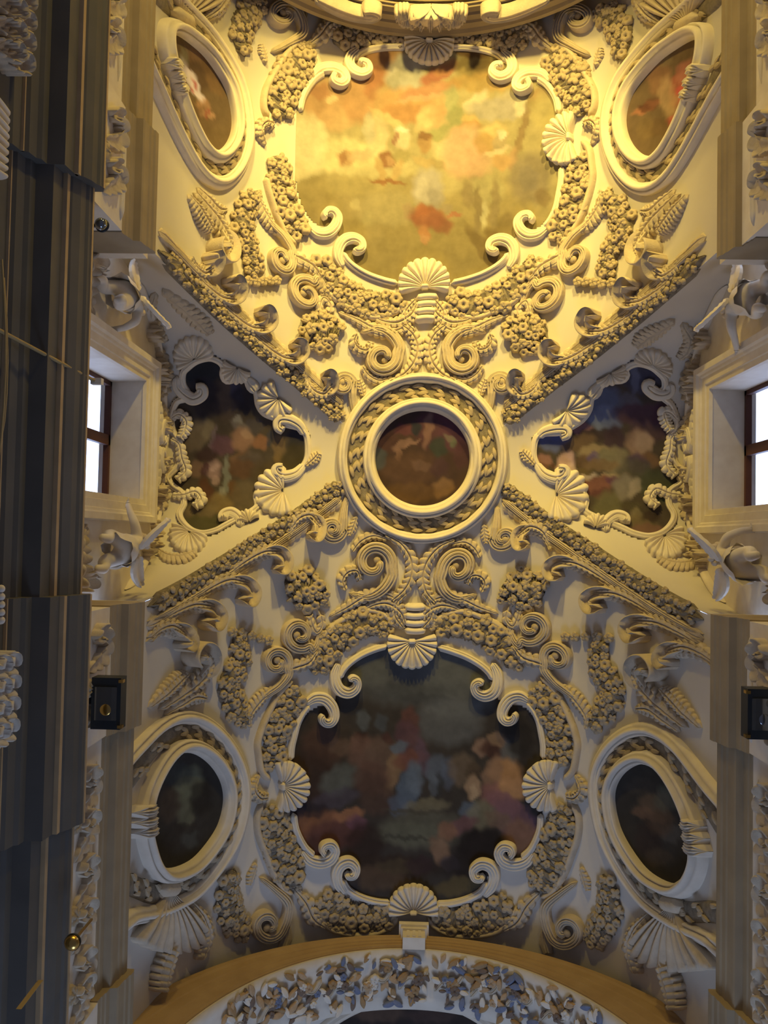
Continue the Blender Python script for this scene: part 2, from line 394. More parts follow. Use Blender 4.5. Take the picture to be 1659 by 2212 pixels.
# ================================================================== THE ROOM
YT0, YT1 = 11.38, 12.0                        # choir arch
YB0, YB1 = -8.37, -9.58                       # nave arch
def xs(n, a=0., b=4.85):
    return b*np.sin(np.linspace(math.asin(a/b), math.pi/2, n))
mb = MB(); xsn = np.r_[-xs(40)[::-1][:-1], xs(40)]
for sgn, yend in ((1, YT1+.1), (-1, YB1-.1)):
    G = np.zeros((len(xsn), 30, 3))
    for i, x in enumerate(xsn):
        y0 = YL+sgn*g_of(x); yy = np.linspace(y0, yend, 30); G[i] = np.c_[np.full(30, x), yy, np.full(30, zb(x))]
    G = np.concatenate([G[:1]-[0,0,.7], G, G[-1:]-[0,0,.7]]); mb.grid(G)
for sx_ in (-1, 1):                            # window cells
    yy = np.linspace(-3.14, 3.14, 61); G = np.zeros((61, 16, 3))
    for i, y in enumerate(yy):
        X = np.linspace(min(x_of(y), 4.84), WX, 16)*sx_; G[i] = np.c_[X, np.full(16, YL+y), zl(X, np.full(16, YL+y))]
    mb.grid(G)
for ya, yb in ((YT1, 19.), (YB1, -17.)):       # vaults beyond the two arches, closed off at the far ends
    G = np.stack([np.c_[xsn, np.full(len(xsn), y), zb(xsn)] for y in np.linspace(ya, yb, 8)]); mb.grid(G)
    for x in (-4.85, 4.85): mb.add([(x,ya,9),(x,yb,9),(x,yb,13.3),(x,ya,13.3)], [(0,1,2,3)])
    mb.add([(-4.9,yb,9),(4.9,yb,9),(4.9,yb,18.2),(-4.9,yb,18.2)], [(0,1,2,3)])
struct(mb.build('ceiling', PLAST))

WY = YC+.17
def wall(sx_):
    mb = MB(); X = sx_*5.5; o0, o1, zs, zt = WY-1.165, WY+1.165, 12.3, 16.0
    ys = np.unique(np.r_[np.linspace(YL-3.3, YL+3.3, 45), o0, o1])
    for a, b in zip(ys[:-1], ys[1:]):
        za, zb_ = zarc(a-YL)+.12, zarc(b-YL)+.12
        if a >= o0-1e-6 and b <= o1+1e-6:
            mb.add([(X,a,7),(X,b,7),(X,b,zs),(X,a,zs)], [(0,1,2,3)]); mb.add([(X,a,zt),(X,b,zt),(X,b,zb_),(X,a,za)], [(0,1,2,3)])
        else: mb.add([(X,a,7),(X,b,7),(X,b,zb_),(X,a,za)], [(0,1,2,3)])
    XO = sx_*6.45                                # the thickness of the wall around the window
    for q in ([(X,o0,zs),(X,o1,zs),(XO,o1,zs),(XO,o0,zs)], [(X,o0,zt),(X,o1,zt),(XO,o1,zt+.25),(XO,o0,zt+.25)],
              [(X,o0,zs),(X,o0,zt),(XO,o0,zt+.25),(XO,o0,zs)], [(X,o1,zs),(X,o1,zt),(XO,o1,zt+.25),(XO,o1,zs)]): mb.add(q, [(0,1,2,3)])
    for ya, yb in ((-17, YL-3.25), (YL+3.25, 19)): mb.add([(X,ya,7),(X,yb,7),(X,yb,13.6),(X,ya,13.6)], [(0,1,2,3)])
    for s in (-1, 1):                          # piers carrying the vault
        for d0, d1, ex in ((2.71, 4.58, 4.53), (4.58, 8.27, 4.63), (8.27, 12.0, 4.53)):
            a, b = sorted((YC+s*d0, YC+s*d1)); b = min(b, 18.9); x0, x1 = sorted((sx_*ex, sx_*5.55)); mb.box((x0,a+.02,10.2), (x1,b-.02,13.0))
    return struct(mb.build('wall_left' if sx_ < 0 else 'wall_right', PALE, smooth=False))
wall(-1); wall(1)

def profile_run(mb, prof, sx_, edge, y0, y1):
    """prof: (distance behind the edge, z); closed behind by the wall"""
    pr = [(5.56-edge, prof[0][1])]+prof+[(5.56-edge, prof[-1][1])]
    G = np.stack([[(sx_*(edge+o), y, z) for o, z in pr] for y in (y0, y1)]); mb.grid(G)
    k = len(pr)
    for y in (y0, y1):
        mb.grid(np.array([[(sx_*(edge+o), y, z), (sx_*5.56, y, z)] for o, z in pr]))
IMP = [(.02,12.70),(0,12.63),(.01,12.53),(.035,12.50),(.04,12.40),(.06,12.37),(.075,12.2),(.09,12.16),(.19,12.14),(.195,12.02),(.215,12.0),(.22,11.92),(.235,11.90),(.24,11.8)]
MAIN = [(.05,10.5),(0,10.4),(.02,10.30),(.05,10.27),(.07,10.16),(.13,10.05),(.18,10.02),(.185,9.98),(.21,9.97),(.23,9.72),(.44,9.70),(.45,9.58),(.50,9.55),(.52,9.40),(.60,9.36),(.62,9.2),(.66,9.17),(.68,8.6),(.70,8.0)]
trim = 0
def cornice(prof, sx_, segs, m):
    global trim
    trim += 1; mb = MB()
    for edge, a, b in segs: profile_run(mb, prof, sx_, edge, a, b)
    return struct(mb.build('trim_%d' % trim, m, smooth=False))
for sx_ in (-1, 1):
    for s in (1, -1):
        segs = [(4.29+(.06 if sx_ > 0 and s > 0 else 0), YC+s*2.71, YC+s*4.58), (4.40, YC+s*4.58, YC+s*8.27), (4.29, YC+s*8.27, YC+s*9.9)]
        cornice(IMP, sx_, segs, STONE)
    ad = .12 if sx_ > 0 else 0
    segs = [(4.27+ad, YC+2.75, YC+5.3), (4.40+ad, YC-2.45, YC+2.75), (4.27+ad, YC-5.3, YC-2.45), (4.40+ad, -16, YC-5.3), (4.40+ad, YC+5.3, 18)]
    cornice(MAIN, sx_, segs, DARKS)

FILLET = mat('pale_cornice_fillet', (.52,.38,.22), (.42,.30,.17), scale=3, rough=.45)
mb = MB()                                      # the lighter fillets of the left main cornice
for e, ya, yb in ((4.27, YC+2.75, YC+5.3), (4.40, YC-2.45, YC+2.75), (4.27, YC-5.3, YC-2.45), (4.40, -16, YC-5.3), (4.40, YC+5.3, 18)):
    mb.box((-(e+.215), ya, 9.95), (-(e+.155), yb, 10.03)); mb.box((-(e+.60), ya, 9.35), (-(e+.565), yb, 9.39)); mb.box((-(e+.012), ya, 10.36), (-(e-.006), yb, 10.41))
trim += 1; struct(mb.build('trim_%d' % trim, FILLET, smooth=False))
# transverse arches
def ell(th, a, b, z0): return np.stack([a*np.cos(th), z0+b*np.sin(th)], -1)
def arch(y0, y1, inner, outer, m_face, m_soff, nm1, nm2, prof):
    th = np.linspace(0, math.pi, 240); I = ell(th, *inner); O = ell(th, *outer); mb = MB()
    G = np.zeros((240, len(prof), 3))
    for j, (t, dy) in enumerate(prof):
        c = I+(O-I)*t; G[:, j] = np.c_[c[:,0], np.full(240, y0+dy*(1 if y1 < y0 else -1)), c[:,1]]
    mb.grid(G); struct(mb.build(nm1, m_face, smooth=False)); mb = MB()
    yy = np.r_[y0, np.linspace(y0, y1, 6), y1]; G = np.zeros((240, 8, 3))
    for j, y in enumerate(yy):
        c = ell(th, inner[0]-(.03 if j in (1,6) else 0), inner[1]-(.05 if j in (1,6) else 0), inner[2]); G[:, j] = np.c_[c[:,0], np.full(240, y), c[:,1]]
    mb.grid(G)
    G = np.zeros((240, 2, 3))
    G[:, 0] = np.c_[I[:,0], np.full(240, y1), I[:,1]]; G[:, 1] = np.c_[O[:,0]*1.05, np.full(240, y1), O[:,1]+.6]; mb.grid(G)
    return struct(mb.build(nm2, m_soff))
APROF = [(0,0),(0,.06),(.06,.07),(.08,.11),(.30,.12),(.33,.17),(.55,.18),(.58,.23),(.80,.25),(.86,.32),(1.0,.33),(1.02,0)]
arch(YB0, YB1, (4.4,5.26,12.1), (5.6,5.54,12.1), OCHRE, PALE, 'trim_21', 'trim_22', [(t, d*.4) for t, d in APROF])
arch(YT0, YT1, (4.45,5.06,12.1), (4.9,5.75,12.1), STONE, STONE, 'trim_23', 'trim_24', APROF)

# windows
def window(sx_, nm):
    root = bpy.data.objects.new(nm, None); COL.objects.link(root); root.location = W((sx_*5.5, WY, 14.2)); struct(root)
    o0, o1, zs, zt = WY-1.165, WY+1.165, 12.3, 16.0
    pr = [(-.01,-.02),(0,.05),(.10,.06),(.11,.09),(.24,.10),(.26,.13),(.30,.14),(.33,.19),(.44,.20),(.46,-.02)]
    G = np.zeros((4, len(pr), 3))
    for j, (d, p) in enumerate(pr):
        X = sx_*(5.5-p)
        G[:, j] = [(X,o0-d,zs-d),(X,o1+d,zs-d),(X,o1+d,zt+d),(X,o0-d,zt+d)]
    mb = MB(); mb.grid(G, closed_u=True); mb.build('window_surround', PALE, root, smooth=False)
    mb = MB(); a, b = sorted((sx_*6.2, sx_*6.31)); zt2 = zt+.2
    mb.box((a,o0-.02,zs),(b,o0+.09,zt2)); mb.box((a,o1-.09,zs),(b,o1+.02,zt2)); mb.box((a,o0,zt2-.10),(b,o1,zt2+.05)); mb.box((a,o0,zs),(b,o1,zs+.1))
    mb.box((a,WY-.10,zs),(b,WY+.10,zt2)); mb.box((a,o0,14.0),(b,o1,14.12))
    cas = mb.build('casement', BROWN, root, smooth=False); cas_ = cas
    for y0, y1 in ((o0+.07, WY-.09), (WY+.09, o1-.07)):
        for z0, z1 in ((zs+.08,14.02),(14.10,zt2-.08)):
            mb = MB(); a, b = sorted((sx_*6.25, sx_*6.26)); mb.box((a,y0,z0),(b,y1,z1)); mb.build('pane', GLASS, cas, smooth=False)
window(-1, 'window_1'); window(1, 'window_2')

# ================================================================== PAINTINGS
NEAR = {'U':'yellow-lit upper fresco', 'L':'dim lower fresco'}
SIDE = {'L':'left', 'R':'right'}
# fresco outline drawn on the left half, inner edge of the frame (near shell -> side shell -> far shell)
OUT = T('890,1398 835,1400 790,1412 752,1432 738,1455 740,1480 715,1530 690,1528 660,1550 640,1585 630,1630 628,1680 628,1740 634,1790 655,1830 690,1852 720,1858 742,1890 752,1918 790,1938 840,1947 892,1950')
def fresco_poly(qa, qb):
    a = Q(OUT, qa); b = Q(OUT, qb); return spline(np.concatenate([a, b[::-1]]), 160, True)
US = '''760 1250 900 420 0 A88B42 1;760 1000 700 170 0 B99C4E .9;160 990 120 150 0 A88A40 .7;330 1060 170 70 10 B0924A .5;420 940 230 60 0 C2A552 .5;620 1080 230 110 0 BFA55A .6;
300 760 320 110 0 EFD477 .9;560 840 300 60 0 DDC26A .8;950 880 110 130 0 DDC068 .7;1010 700 150 120 0 E6CA74 .8;
210 440 150 150 20 C9904A .95;300 540 110 90 0 D8A457 .8;200 380 60 50 0 B9733A .6;260 430 40 25 0 EBCB74 .7;430 420 110 160 0 CF8F48 .9;540 220 130 150 0 C5803E .95;520 330 60 110 10 B96F38 .7;640 140 60 60 0 D59245 .8;
700 280 120 120 10 C9B77E 1;760 200 110 60 0 D8C88A .8;640 320 40 70 20 A2925C .6;720 460 230 110 5 D69B4B .95;700 510 170 60 0 CC8A40 .8;860 370 210 40 -14 D08A4C .95;900 280 130 45 -25 BC653A .95;940 240 90 40 -25 D98F45 .8;800 420 160 20 -8 E4A961 .8;590 540 120 30 30 E9BF66 .9;830 540 60 90 30 EDC26A .9;900 500 60 90 0 DFA355 .8;
1120 230 130 90 0 A38238 .9;1110 140 130 45 8 7A5022 .95;1200 250 100 70 0 8E6C30 .8;1170 330 220 60 0 C9993F .8;1260 340 70 30 0 D6A24C .7;980 430 45 90 0 B3A85A .9;1010 540 50 100 10 A69C4E .9;930 630 100 45 -20 A99D4C .9;
1130 440 100 40 -40 EBCB7E 1;1260 490 190 70 0 BDA873 .95;1310 440 90 60 -20 C9B27A .7;1400 470 40 70 10 F0D78A .9;1090 560 60 40 10 E2B357 .9;1090 590 90 35 0 BF7F35 .7;
540 640 70 130 0 E5C373 .9;490 600 40 100 0 CBB977 .7;690 660 55 75 0 EBC97A 1;650 660 20 40 0 A9673A .8;690 610 50 18 0 F1DC96 .9;820 690 45 65 0 C28F45 1;820 650 45 25 0 8D5A28 .8;600 790 50 60 0 A2652F 1;610 800 25 35 0 D29C55 .8;350 780 60 50 0 D09A50 .95;330 770 25 40 0 A4662F .7;450 760 90 35 -15 E3B468 .9;680 770 60 40 0 B39A4A .8;560 860 25 90 -20 CFA04E .9;660 850 30 70 20 CFA04E .8;600 920 110 16 3 A86C30 1;820 800 80 30 20 D8AF58 .8;900 820 60 30 20 AE8E45 .6;
1060 720 140 150 30 E2AF6A .95;1080 800 160 110 0 DFA764 .8;1030 650 60 60 0 DDA060 .8;1230 640 90 70 -20 E6BE62 .95;1180 690 70 70 0 C28E3C .8;1270 690 50 60 0 B99A5A .8;1280 640 30 30 0 F0D78C .9;1280 800 60 55 0 D29D4E .95;1260 740 90 20 -20 E9C375 .8;1350 780 24 80 10 C99450 .8;
1410 600 26 170 14 A07C40 .95;1480 420 40 60 20 A9813E .8;1520 400 60 50 0 C79A4C .6;1450 900 130 170 0 9C8350 .9;1440 900 60 90 0 8F7B52 .6;1530 1010 50 60 0 8A6A35 .7;1530 500 90 110 0 CDB057 .8;
1130 970 90 90 0 B09350 .8;1200 960 110 90 0 C2AC5C .7;1140 1090 26 160 0 9B7F42 1;1240 1080 30 190 3 A18547 1;1180 1120 22 90 0 D6BF70 .9;1080 1000 40 80 -10 9E8145 .7;1170 1320 40 190 -35 8A6C32 .9;1240 1300 60 110 -20 7A5C28 .8;1300 1200 60 100 20 8C6F37 .7;
840 950 100 120 0 C0AB78 1;810 960 40 90 0 D5BE84 .7;890 1020 50 70 0 A89468 .7;730 1100 40 60 0 B28A50 .7;840 1130 120 70 5 AF6233 1;910 1170 80 60 20 A35F33 .9;800 1090 50 40 0 BE6C34 .8;820 1230 34 60 0 C5803F 1;815 1260 30 28 0 D09650 .8;1000 1120 45 16 -5 BE6A3C .8;960 1080 40 30 0 A98D5A .6;
60 700 190 200 0 F0D681 1;160 640 80 110 0 EDD07C .8;60 850 120 60 0 EACD76 .8;480 1140 30 50 0 C7AE5C .5;520 1240 60 70 0 B89A4F .5;410 1050 30 40 0 DCC06A .5;250 1120 90 50 0 AE904A .5'''
LS = '''780 160 460 240 0 3E3935 1;1050 260 240 240 0 4A453F .8;620 60 200 80 0 3A3634 .6;760 300 220 70 0 37332F .8;880 350 200 40 5 2E2A28 .7;1000 480 220 160 0 4A4541 .7;520 180 130 90 0 443F38 .7;
180 600 260 170 0 33261B .9;220 640 130 150 -30 40271B .8;120 850 220 200 0 2E1D15 .9;330 840 150 90 -25 48443A .8;300 960 160 60 -15 3A2F33 .7;470 470 40 70 0 44413D .8;580 490 45 60 0 393736 .8;
450 620 70 70 0 5A3B2A .9;460 580 50 40 0 25140F .9;500 680 140 120 20 55382A .8;600 700 130 130 10 4E382A .8;660 780 50 160 15 6A4B30 .8;620 590 30 45 0 3A1F18 .8;330 640 80 60 0 4D3626 .8;520 830 120 120 30 452B20 .8;560 960 120 110 0 3D281E .8;
760 470 60 90 0 4A2A22 .95;740 560 80 90 0 44292A .9;770 650 100 100 0 4A2E2C .9;690 640 60 40 -10 47494C .9;760 720 110 60 -20 5B3224 .8;750 900 70 170 8 3F434A .95;790 830 60 110 0 4A4C50 .7;840 700 40 130 -10 453036 .7;680 1000 60 70 0 3E4047 .8;
920 780 70 100 0 45464B .7;940 870 30 80 0 272320 .8;900 870 30 90 0 474749 .6;1000 800 50 110 0 41424A .6;860 1000 150 45 -5 5A4C35 .8;850 1150 280 130 0 443C2E .95;760 1180 220 80 0 4A4332 .8;740 1200 240 14 3 332C22 .8;800 1040 230 14 3 3A3024 .8;
1080 780 90 110 0 54402E .8;1150 790 60 60 0 3E2D1E .9;1150 890 50 80 0 7A5A3E .95;1150 920 24 50 0 8A6A4A .8;1200 640 50 60 0 6B4C38 .9;1280 660 90 60 10 3A2018 .9;1300 590 60 50 0 6A4C34 .9;1380 680 70 110 10 4D4740 .8;1350 800 110 100 0 8A5A2E .95;1380 900 110 80 0 8E5E35 .9;1270 800 60 120 20 6E4C34 .8;1260 930 70 80 0 6A3E34 .8;1340 980 130 60 25 663E3A .95;1410 1090 170 110 35 5C3A3A .9;1440 1190 110 110 30 65422E .9;1130 1030 70 60 0 46484C .9;1200 1060 90 100 10 5E5038 .8;1300 1090 90 60 10 58402E .8;1070 1130 120 50 -25 553330 .9;990 1160 60 70 20 66422C .9;950 1290 60 110 -30 6A4A33 .9;1010 1360 60 50 0 473C3E .8;1200 1240 170 110 0 19110E .95;1130 1370 200 90 0 1E1511 .9;
190 1100 170 70 -8 6A3E25 .9;380 1060 110 40 -15 7A4A2C .9;100 1130 90 100 0 6B3E22 .8;300 1180 190 90 0 4A2820 .9;200 1270 160 70 0 3E2118 .9;430 1110 70 50 20 5A3238 .7;480 1230 130 130 0 251610 .8;130 1030 130 50 0 241A1A .8;
640 1390 320 90 0 2A1C13 .95;540 1450 220 80 5 4A3422 .7;700 1380 150 50 0 40301D .7;1050 1500 150 60 -10 4F3D20 .8;820 1370 100 60 0 2D1C1A .8;1430 560 90 190 -15 211A15 .95;1480 760 70 60 0 2B211A .7'''
fresco('fresco', fresco_poly('UL', 'UR'), BAR, 'C2A758', strokes(US, 'u'), 'FFE9A2', 'large bright fresco of orange-robed angels on the yellow-lit upper vault', gain=.66)
fresco('fresco', fresco_poly('LL', 'LR'), BAR, '2E251E', strokes(LS, 'w'), 'A99784', 'large dark fresco of a robed crowd under grey sky on the lower vault', gain=.88)

# ================================================================== STUCCO ON THE BARREL, quadrant by quadrant
BAYW = {'L':'dim lower bay', 'U':'bright upper bay'}
FRW = {'L':'dark lower fresco', 'U':'bright upper fresco'}
def qw(q): return BAYW[q[0]], FRW[q[0]], ('left' if q[1] == 'L' else 'right')
def away(q): return 'nearest the round central medallion' if 1 else ''

# --- fresco frames: inner rim, outer rim and volutes of each fresco are one thing
RIMS = {'near':T('1372,432 1240,470 1100,530 985,610 915,690 885,770','h'), 'side':T('590,1010 520,1100 465,1210 430,1340 405,1450 395,1580','h'),
        'low':T('885,390 900,480 945,570 1000,625','c'), 'far':T('1150,750 1190,810 1260,850 1340,872 1420,880','c')}
VOLS = [T('880,600 840,700 848,800 900,880 980,900 1050,855 1062,785 1015,755 985,790','h'), T('540,1020 640,955 740,965 812,1040 832,1130 795,1192 735,1195 708,1150 738,1125','h'),
        T('930,590 970,640 1030,655 1085,635 1110,590 1088,556 1050,562 1046,592 1064,602','c'), T('1170,830 1130,770 1122,710 1145,665 1190,650 1226,680 1216,718 1186,722 1180,702','c')]
ORIM = {'near':T('570,640 620,560 640,500 700,370 800,260 930,170 1080,90 1230,90 1360,150 1450,260','h'),
        'side':T('430,780 330,850 240,980 170,1120 110,1260 70,1400 80,1520 110,1680 200,1780','h'),
        'low':T('720,330 690,400 695,500 735,610 775,710 830,800 890,830','c'), 'far':T('1000,880 1040,960 1100,1020 1220,1045 1330,1040 1420,1000 1460,950','c')}
for bay in 'LU':
    root = thing('stucco_surround', BAR.pt(np.array([[0, YC+(-6.6 if bay == 'L' else 6.6)]]))[0],
        'scrolled pale stucco frame with curling volutes around the %s' % FRW[bay], 'fresco surround', 'scrolled surrounds of the two large frescoes')
    for sd in 'LR':
        q = bay+sd
        for k, p in RIMS.items():
            if q == 'UL' and k == 'side': continue
            part('inner_rim', root, Q(p, q), BAR, .075, PR_MOULD, .13, PALE, n=50)
        for k, p in ORIM.items():
            if q == 'UL' and k == 'side': p = p[:6]
            part('outer_rim', root, Q(p, q), BAR, .075, PR_ROUND, .13, STUC, n=60)
        for i, v in enumerate(VOLS):
            part('volute', root, Q(v, q), BAR, [.06,.11,.125,.125,.11,.09,.075], PR_FLUTE, [.1,.15,.18,.2,.22,.26], PALE, n=90)

# --- flower garlands
GAR = {'near':(T('600,690 700,520 830,380 970,280 1120,220 1280,210 1390,310','h'), [.24,.32,.34,.32,.32,.3,.24], 44),
       'side':(T('480,860 400,970 330,1110 270,1260 240,1400 230,1520 260,1640','h'), [.24,.31,.32,.30,.27,.25,.2], 44),
       'low':(T('760,350 780,440 800,540 840,640 880,740 900,800','c'), [.22,.32,.36,.38,.34,.24], 46),
       'far':(T('1030,850 1090,910 1190,955 1300,965 1400,950 1430,940','c'), [.26,.36,.35,.32,.27,.2], 40)}
GW = {'near':'edge facing the round central medallion', 'side':'between side shell and round medallion', 'low':'beyond the side shell', 'far':'edge next to the arch'}
for q in QS:
    bw, fw, sd = qw(q)
    for k, (p, w, cnt) in GAR.items():
        C = Q(p, q); c = BAR.pt(C[len(C)//2][None])[0]
        root = thing('flower_garland', c, 'flower garland of the %s, %s half, %s' % (fw, sd, GW[k]), 'garland', 'flower garlands in the frames of the two large frescoes')
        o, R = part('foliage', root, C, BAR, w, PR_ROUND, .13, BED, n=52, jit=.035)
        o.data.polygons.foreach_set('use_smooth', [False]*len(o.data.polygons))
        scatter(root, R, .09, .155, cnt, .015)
        scatter(root, R, .06, .09, 22, .0, [BUD, LEAF], .98, nm='leaf')

# --- outer swags
SWAG = {'upper':(T('560,560 600,640 585,720 545,790 530,850 550,920 595,990 640,1050','a'), [.10,.17,.20,.24,.25,.22,.18,.1], 44), 'lower':(T('565,690 535,760 520,850 540,930 580,1000 640,1060','c'), [.1,.2,.24,.24,.2,.1], 36)}
SW = {'upper':'curved flower swag hanging beside the outer scrolls', 'lower':'short flower swag between medallion and arch-side scroll'}
for q in QS:
    bw, fw, sd = qw(q)
    for k, (p, w, cnt) in SWAG.items():
        C = Q(p, q); root = thing('flower_swag', BAR.pt(C[len(C)//2][None])[0], '%s, %s side of the %s' % (SW[k], sd, bw), 'flower swag', 'loose flower swags on the vault')
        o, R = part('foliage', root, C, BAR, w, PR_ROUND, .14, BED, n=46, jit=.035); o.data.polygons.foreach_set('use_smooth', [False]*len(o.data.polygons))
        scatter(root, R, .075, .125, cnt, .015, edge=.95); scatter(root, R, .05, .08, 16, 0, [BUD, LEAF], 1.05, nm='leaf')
        if k == 'upper':
            for (x, y) in ((545,540),(600,545),(650,560),(700,575),(745,585)):
                c2 = Q(T('%d,%d' % (x, y), 'a'), q); P = BAR.pt(c2)[0]; N = BAR.nrm(c2)[0]; place('blossom', FLOW[1], root, P, N, (1,.3,0), .11, .08)

# --- shells
for bay in 'LU':
    shell('near', (890,1384), (890,1446), 108, BAR, 'pale scallop shell on the %s, on the axis facing the round medallion' % FRW[bay], 'shells on the fresco frames', lambda p, b=bay: (Q(p, b+'L') if b == 'L' else Q(p, 'UL')))
    shell('far', (893,1966), (893,1904), 100, BAR, 'pale scallop shell on the %s, on the axis against the arch' % FRW[bay], 'shells on the fresco frames', lambda p, b=bay: Q(p, b+'L'))
for q in ('LL','LR','UR'):
    bw, fw, sd = qw(q)
    shell('side', (606,1695), (668,1692), 108, BAR, 'pale scallop shell at the %s edge of the %s' % (sd, fw), 'shells on the fresco frames', lambda p, q=q: Q(p, q))

# --- scrolls and acanthus
def piece(nm, px, w, prof, h, label, cat, group, m=STUC, **k):
    for q in QS:
        bw, fw, sd = qw(q)
        one(nm, Q(px, q), BAR, w, prof, h, m, label % dict(bay=bw, fresco=fw, side=sd), cat, group, **k)
def scroll(px, sp, **k): return np.concatenate([px, sp])
G_S = 'fluted scrolls on the vault'; G_A = 'acanthus leaves along the groins'
for q in QS:                                   # the scrolls with their leaves
    bw, fw, sd = qw(q)
    def scr(lbl, tail, sp, w, leafs, h=.2):
        C = Q(np.concatenate([tail, sp]), q); root = thing('volute_scroll', BAR.pt(C[len(C)//2][None])[0], lbl, 'scroll', G_S)
        sb, _ = part('scroll_band', root, C, BAR, w, PR_FLUTE, [h*.5,h,h,h*1.1,h*1.25], STUC, n=110)
        for lp, lw, lh, lb in leafs: part('leaf', root, Q(lp, q), BAR, lw, PR_LEAF, lh, STUC, n=70, lobes=lb, sweep=.5)
        eye = sp[-1]; c2 = Q(eye[None], q); place('eye', BUD, sb, BAR.pt(c2)[0], BAR.nrm(c2)[0], (1,.2,0), .10, .12)
    scr('fluted spiral scroll with flower stem, %s side of the %s' % (sd, bw), T('1030,520 1015,600 985,640','a'), spiral(T('912,548','a')[0], 35, 52, 1.3, .2), [.05,.08,.105,.11,.10,.085,.07],
        [(T('1030,440 1040,500 1010,540 985,500 970,450','a'), .1, .14, 4)])
    scr('fluted spiral scroll trailing a serrated leaf, %s side of the %s' % (sd, bw), T('650,960 720,890 800,830 850,770','a'), spiral(T('780,702','a')[0], 30, 25, -1.25, .2), [.06,.07,.08,.10,.105,.10,.085,.07],
        [(T('640,1060 640,990 690,920 740,870 800,840','a'), [.05,.14,.17,.12,.05], .16, 8)])
    scr('fluted spiral scroll on the arch side, %s half of the %s' % (sd, bw), T('700,740 780,800 850,870 845,950','c'), spiral(T('735,985','c')[0], 35, 20, 1.25, .2), [.05,.08,.11,.11,.10,.09,.07],
        [(T('680,660 660,720 640,780','c'), [.05,.12,.04], .12, 4), (T('860,1000 850,1060 830,1120','c'), [.06,.14,.1], .10, 0)])
    scr('large C-shaped acanthus scroll by the round central medallion, %s half of the %s' % (sd, bw), T('1190,330 1290,350 1370,310 1420,240','a'), spiral(T('1322,165','a')[0], 40, 15, -1.15, .25), [.05,.10,.13,.14,.135,.12,.10,.08],
        [(T('1380,10 1470,60 1525,140 1530,230 1490,310 1420,370','a'), [.05,.13,.16,.16,.14,.08], .2, 9), (T('1200,110 1250,50 1320,20 1400,40','a'), [.06,.12,.12,.05], .16, 5),
         (T('1170,320 1150,260 1180,215 1230,210 1250,260','a'), [.06,.12,.13,.11,.08], .22, 6)], .24)
    scr('small C-scroll between groin tip and round medallion, %s half of the %s' % (sd, bw), T('1130,1310 1110,1400 1100,1500','z'), spiral(T('1045,1490','z')[0], 24, 15, 1.3, .25), [.05,.09,.12,.12,.1,.08],
        [(T('1180,1420 1160,1480 1140,1530','z'), [.05,.12,.04], .14, 4)], .18)
for nm, px, w, lb, lbl, h in (
  ('acanthus_leaf', T('1250,440 1320,395 1400,385 1470,430 1500,500','a'), [.05,.14,.2,.16,.05], 8, 'acanthus spray springing from the shell base, %(side)s half of the %(bay)s', .18),
  ('acanthus_leaf', T('1080,460 1170,410 1270,350 1370,330 1470,370','a'), [.04,.12,.17,.17,.06], 9, 'long acanthus spray above the frame garland, %(side)s half of the %(bay)s', .17),
  ('mask_leaf', T('800,760 880,730 960,700 1010,640','a'), [.06,.18,.16,.05], 5, 'ruffled leaf knot by the inner paired volutes, %(side)s side of the %(fresco)s', .22),
  ('mask_leaf', T('890,800 950,870 990,950 1060,1000','c'), [.06,.18,.17,.05], 5, 'ruffled leaf knot by the arch-side volutes, %(side)s side of the %(fresco)s', .22),
  ('acanthus_leaf', T('700,180 660,250 690,300 740,300','c'), [.05,.13,.14,.08], 6, 'small acanthus leaf behind the side shell, %(side)s edge of the %(fresco)s', .2),
  ('acanthus_leaf', T('310,860 370,950 395,1050 360,1180','c'), [.05,.16,.2,.08], 8, 'serrated leaf edge beside the broad acanthus fan, %(side)s side of the %(bay)s', .24),
  ('acanthus_leaf', T('95,950 160,880 230,810 290,760','a'), [.06,.16,.18,.06], 8, 'feathery leaf above the oval medallion, %(side)s side of the %(bay)s', .2),
  ('acanthus_leaf', T('180,990 260,930 330,890 400,900','a'), [.06,.16,.18,.05], 6, 'short leaf lying on the oval medallion rim, %(side)s side of the %(bay)s', .18),
  ): piece(nm, px, w, PR_LEAF, [h*.4, h, h*1.1, h*.9], lbl, 'acanthus leaf', 'acanthus leaves and sprays on the vault', n=90, lobes=lb, sweep=.55)
CURL = [(T('800,1530 850,1440 920,1415 965,1460 950,1530 905,1520','z'), 'first'), (T('520,225 620,150 710,105 780,100 820,140 810,195 765,200','a'), 'second'),
        (T('330,360 430,290 520,255 595,265 635,315 615,370 570,360','a'), 'third'), (T('150,480 230,425 320,390 400,395 438,445 410,500 365,480','a'), 'fourth'),
        (T('90,570 140,520 200,505 250,535 262,590 235,630','a'), 'fifth')]
for px, od in CURL:
    for q in QS:
        bw, fw, sd = qw(q); C = Q(px, q); root = thing('acanthus_curl', BAR.pt(C[3][None])[0], '%s curled acanthus leaf from the round medallion, %s groin, %s' % (od, sd, bw), 'acanthus leaf', G_A)
        part('curled_tip', root, C[2:], BAR, [.06,.12,.14,.135,.115,.085], PR_CUP, [.12,.22,.28,.32,.34,.34], STUC, n=70, lift=[.02,.05,.08,.1])
        part('leaf_blade', root, np.concatenate([C[:4], C[3:4]+(C[3]-C[2])*.45]), BAR, [.05,.13,.17,.17,.06], PR_LEAF, [.1,.18,.2,.2], STUC, n=60, lobes=8, sweep=.7)
        part('leaf_blade', root, Q(px[:4]+[-2,10], q), BAR, [.04,.12,.13,.05], PR_LEAF, .13, STUC, n=50, lobes=6, sweep=.7)
BIG = T('150,960 260,880 355,800 405,720 390,655 340,630 300,665 315,715','a')
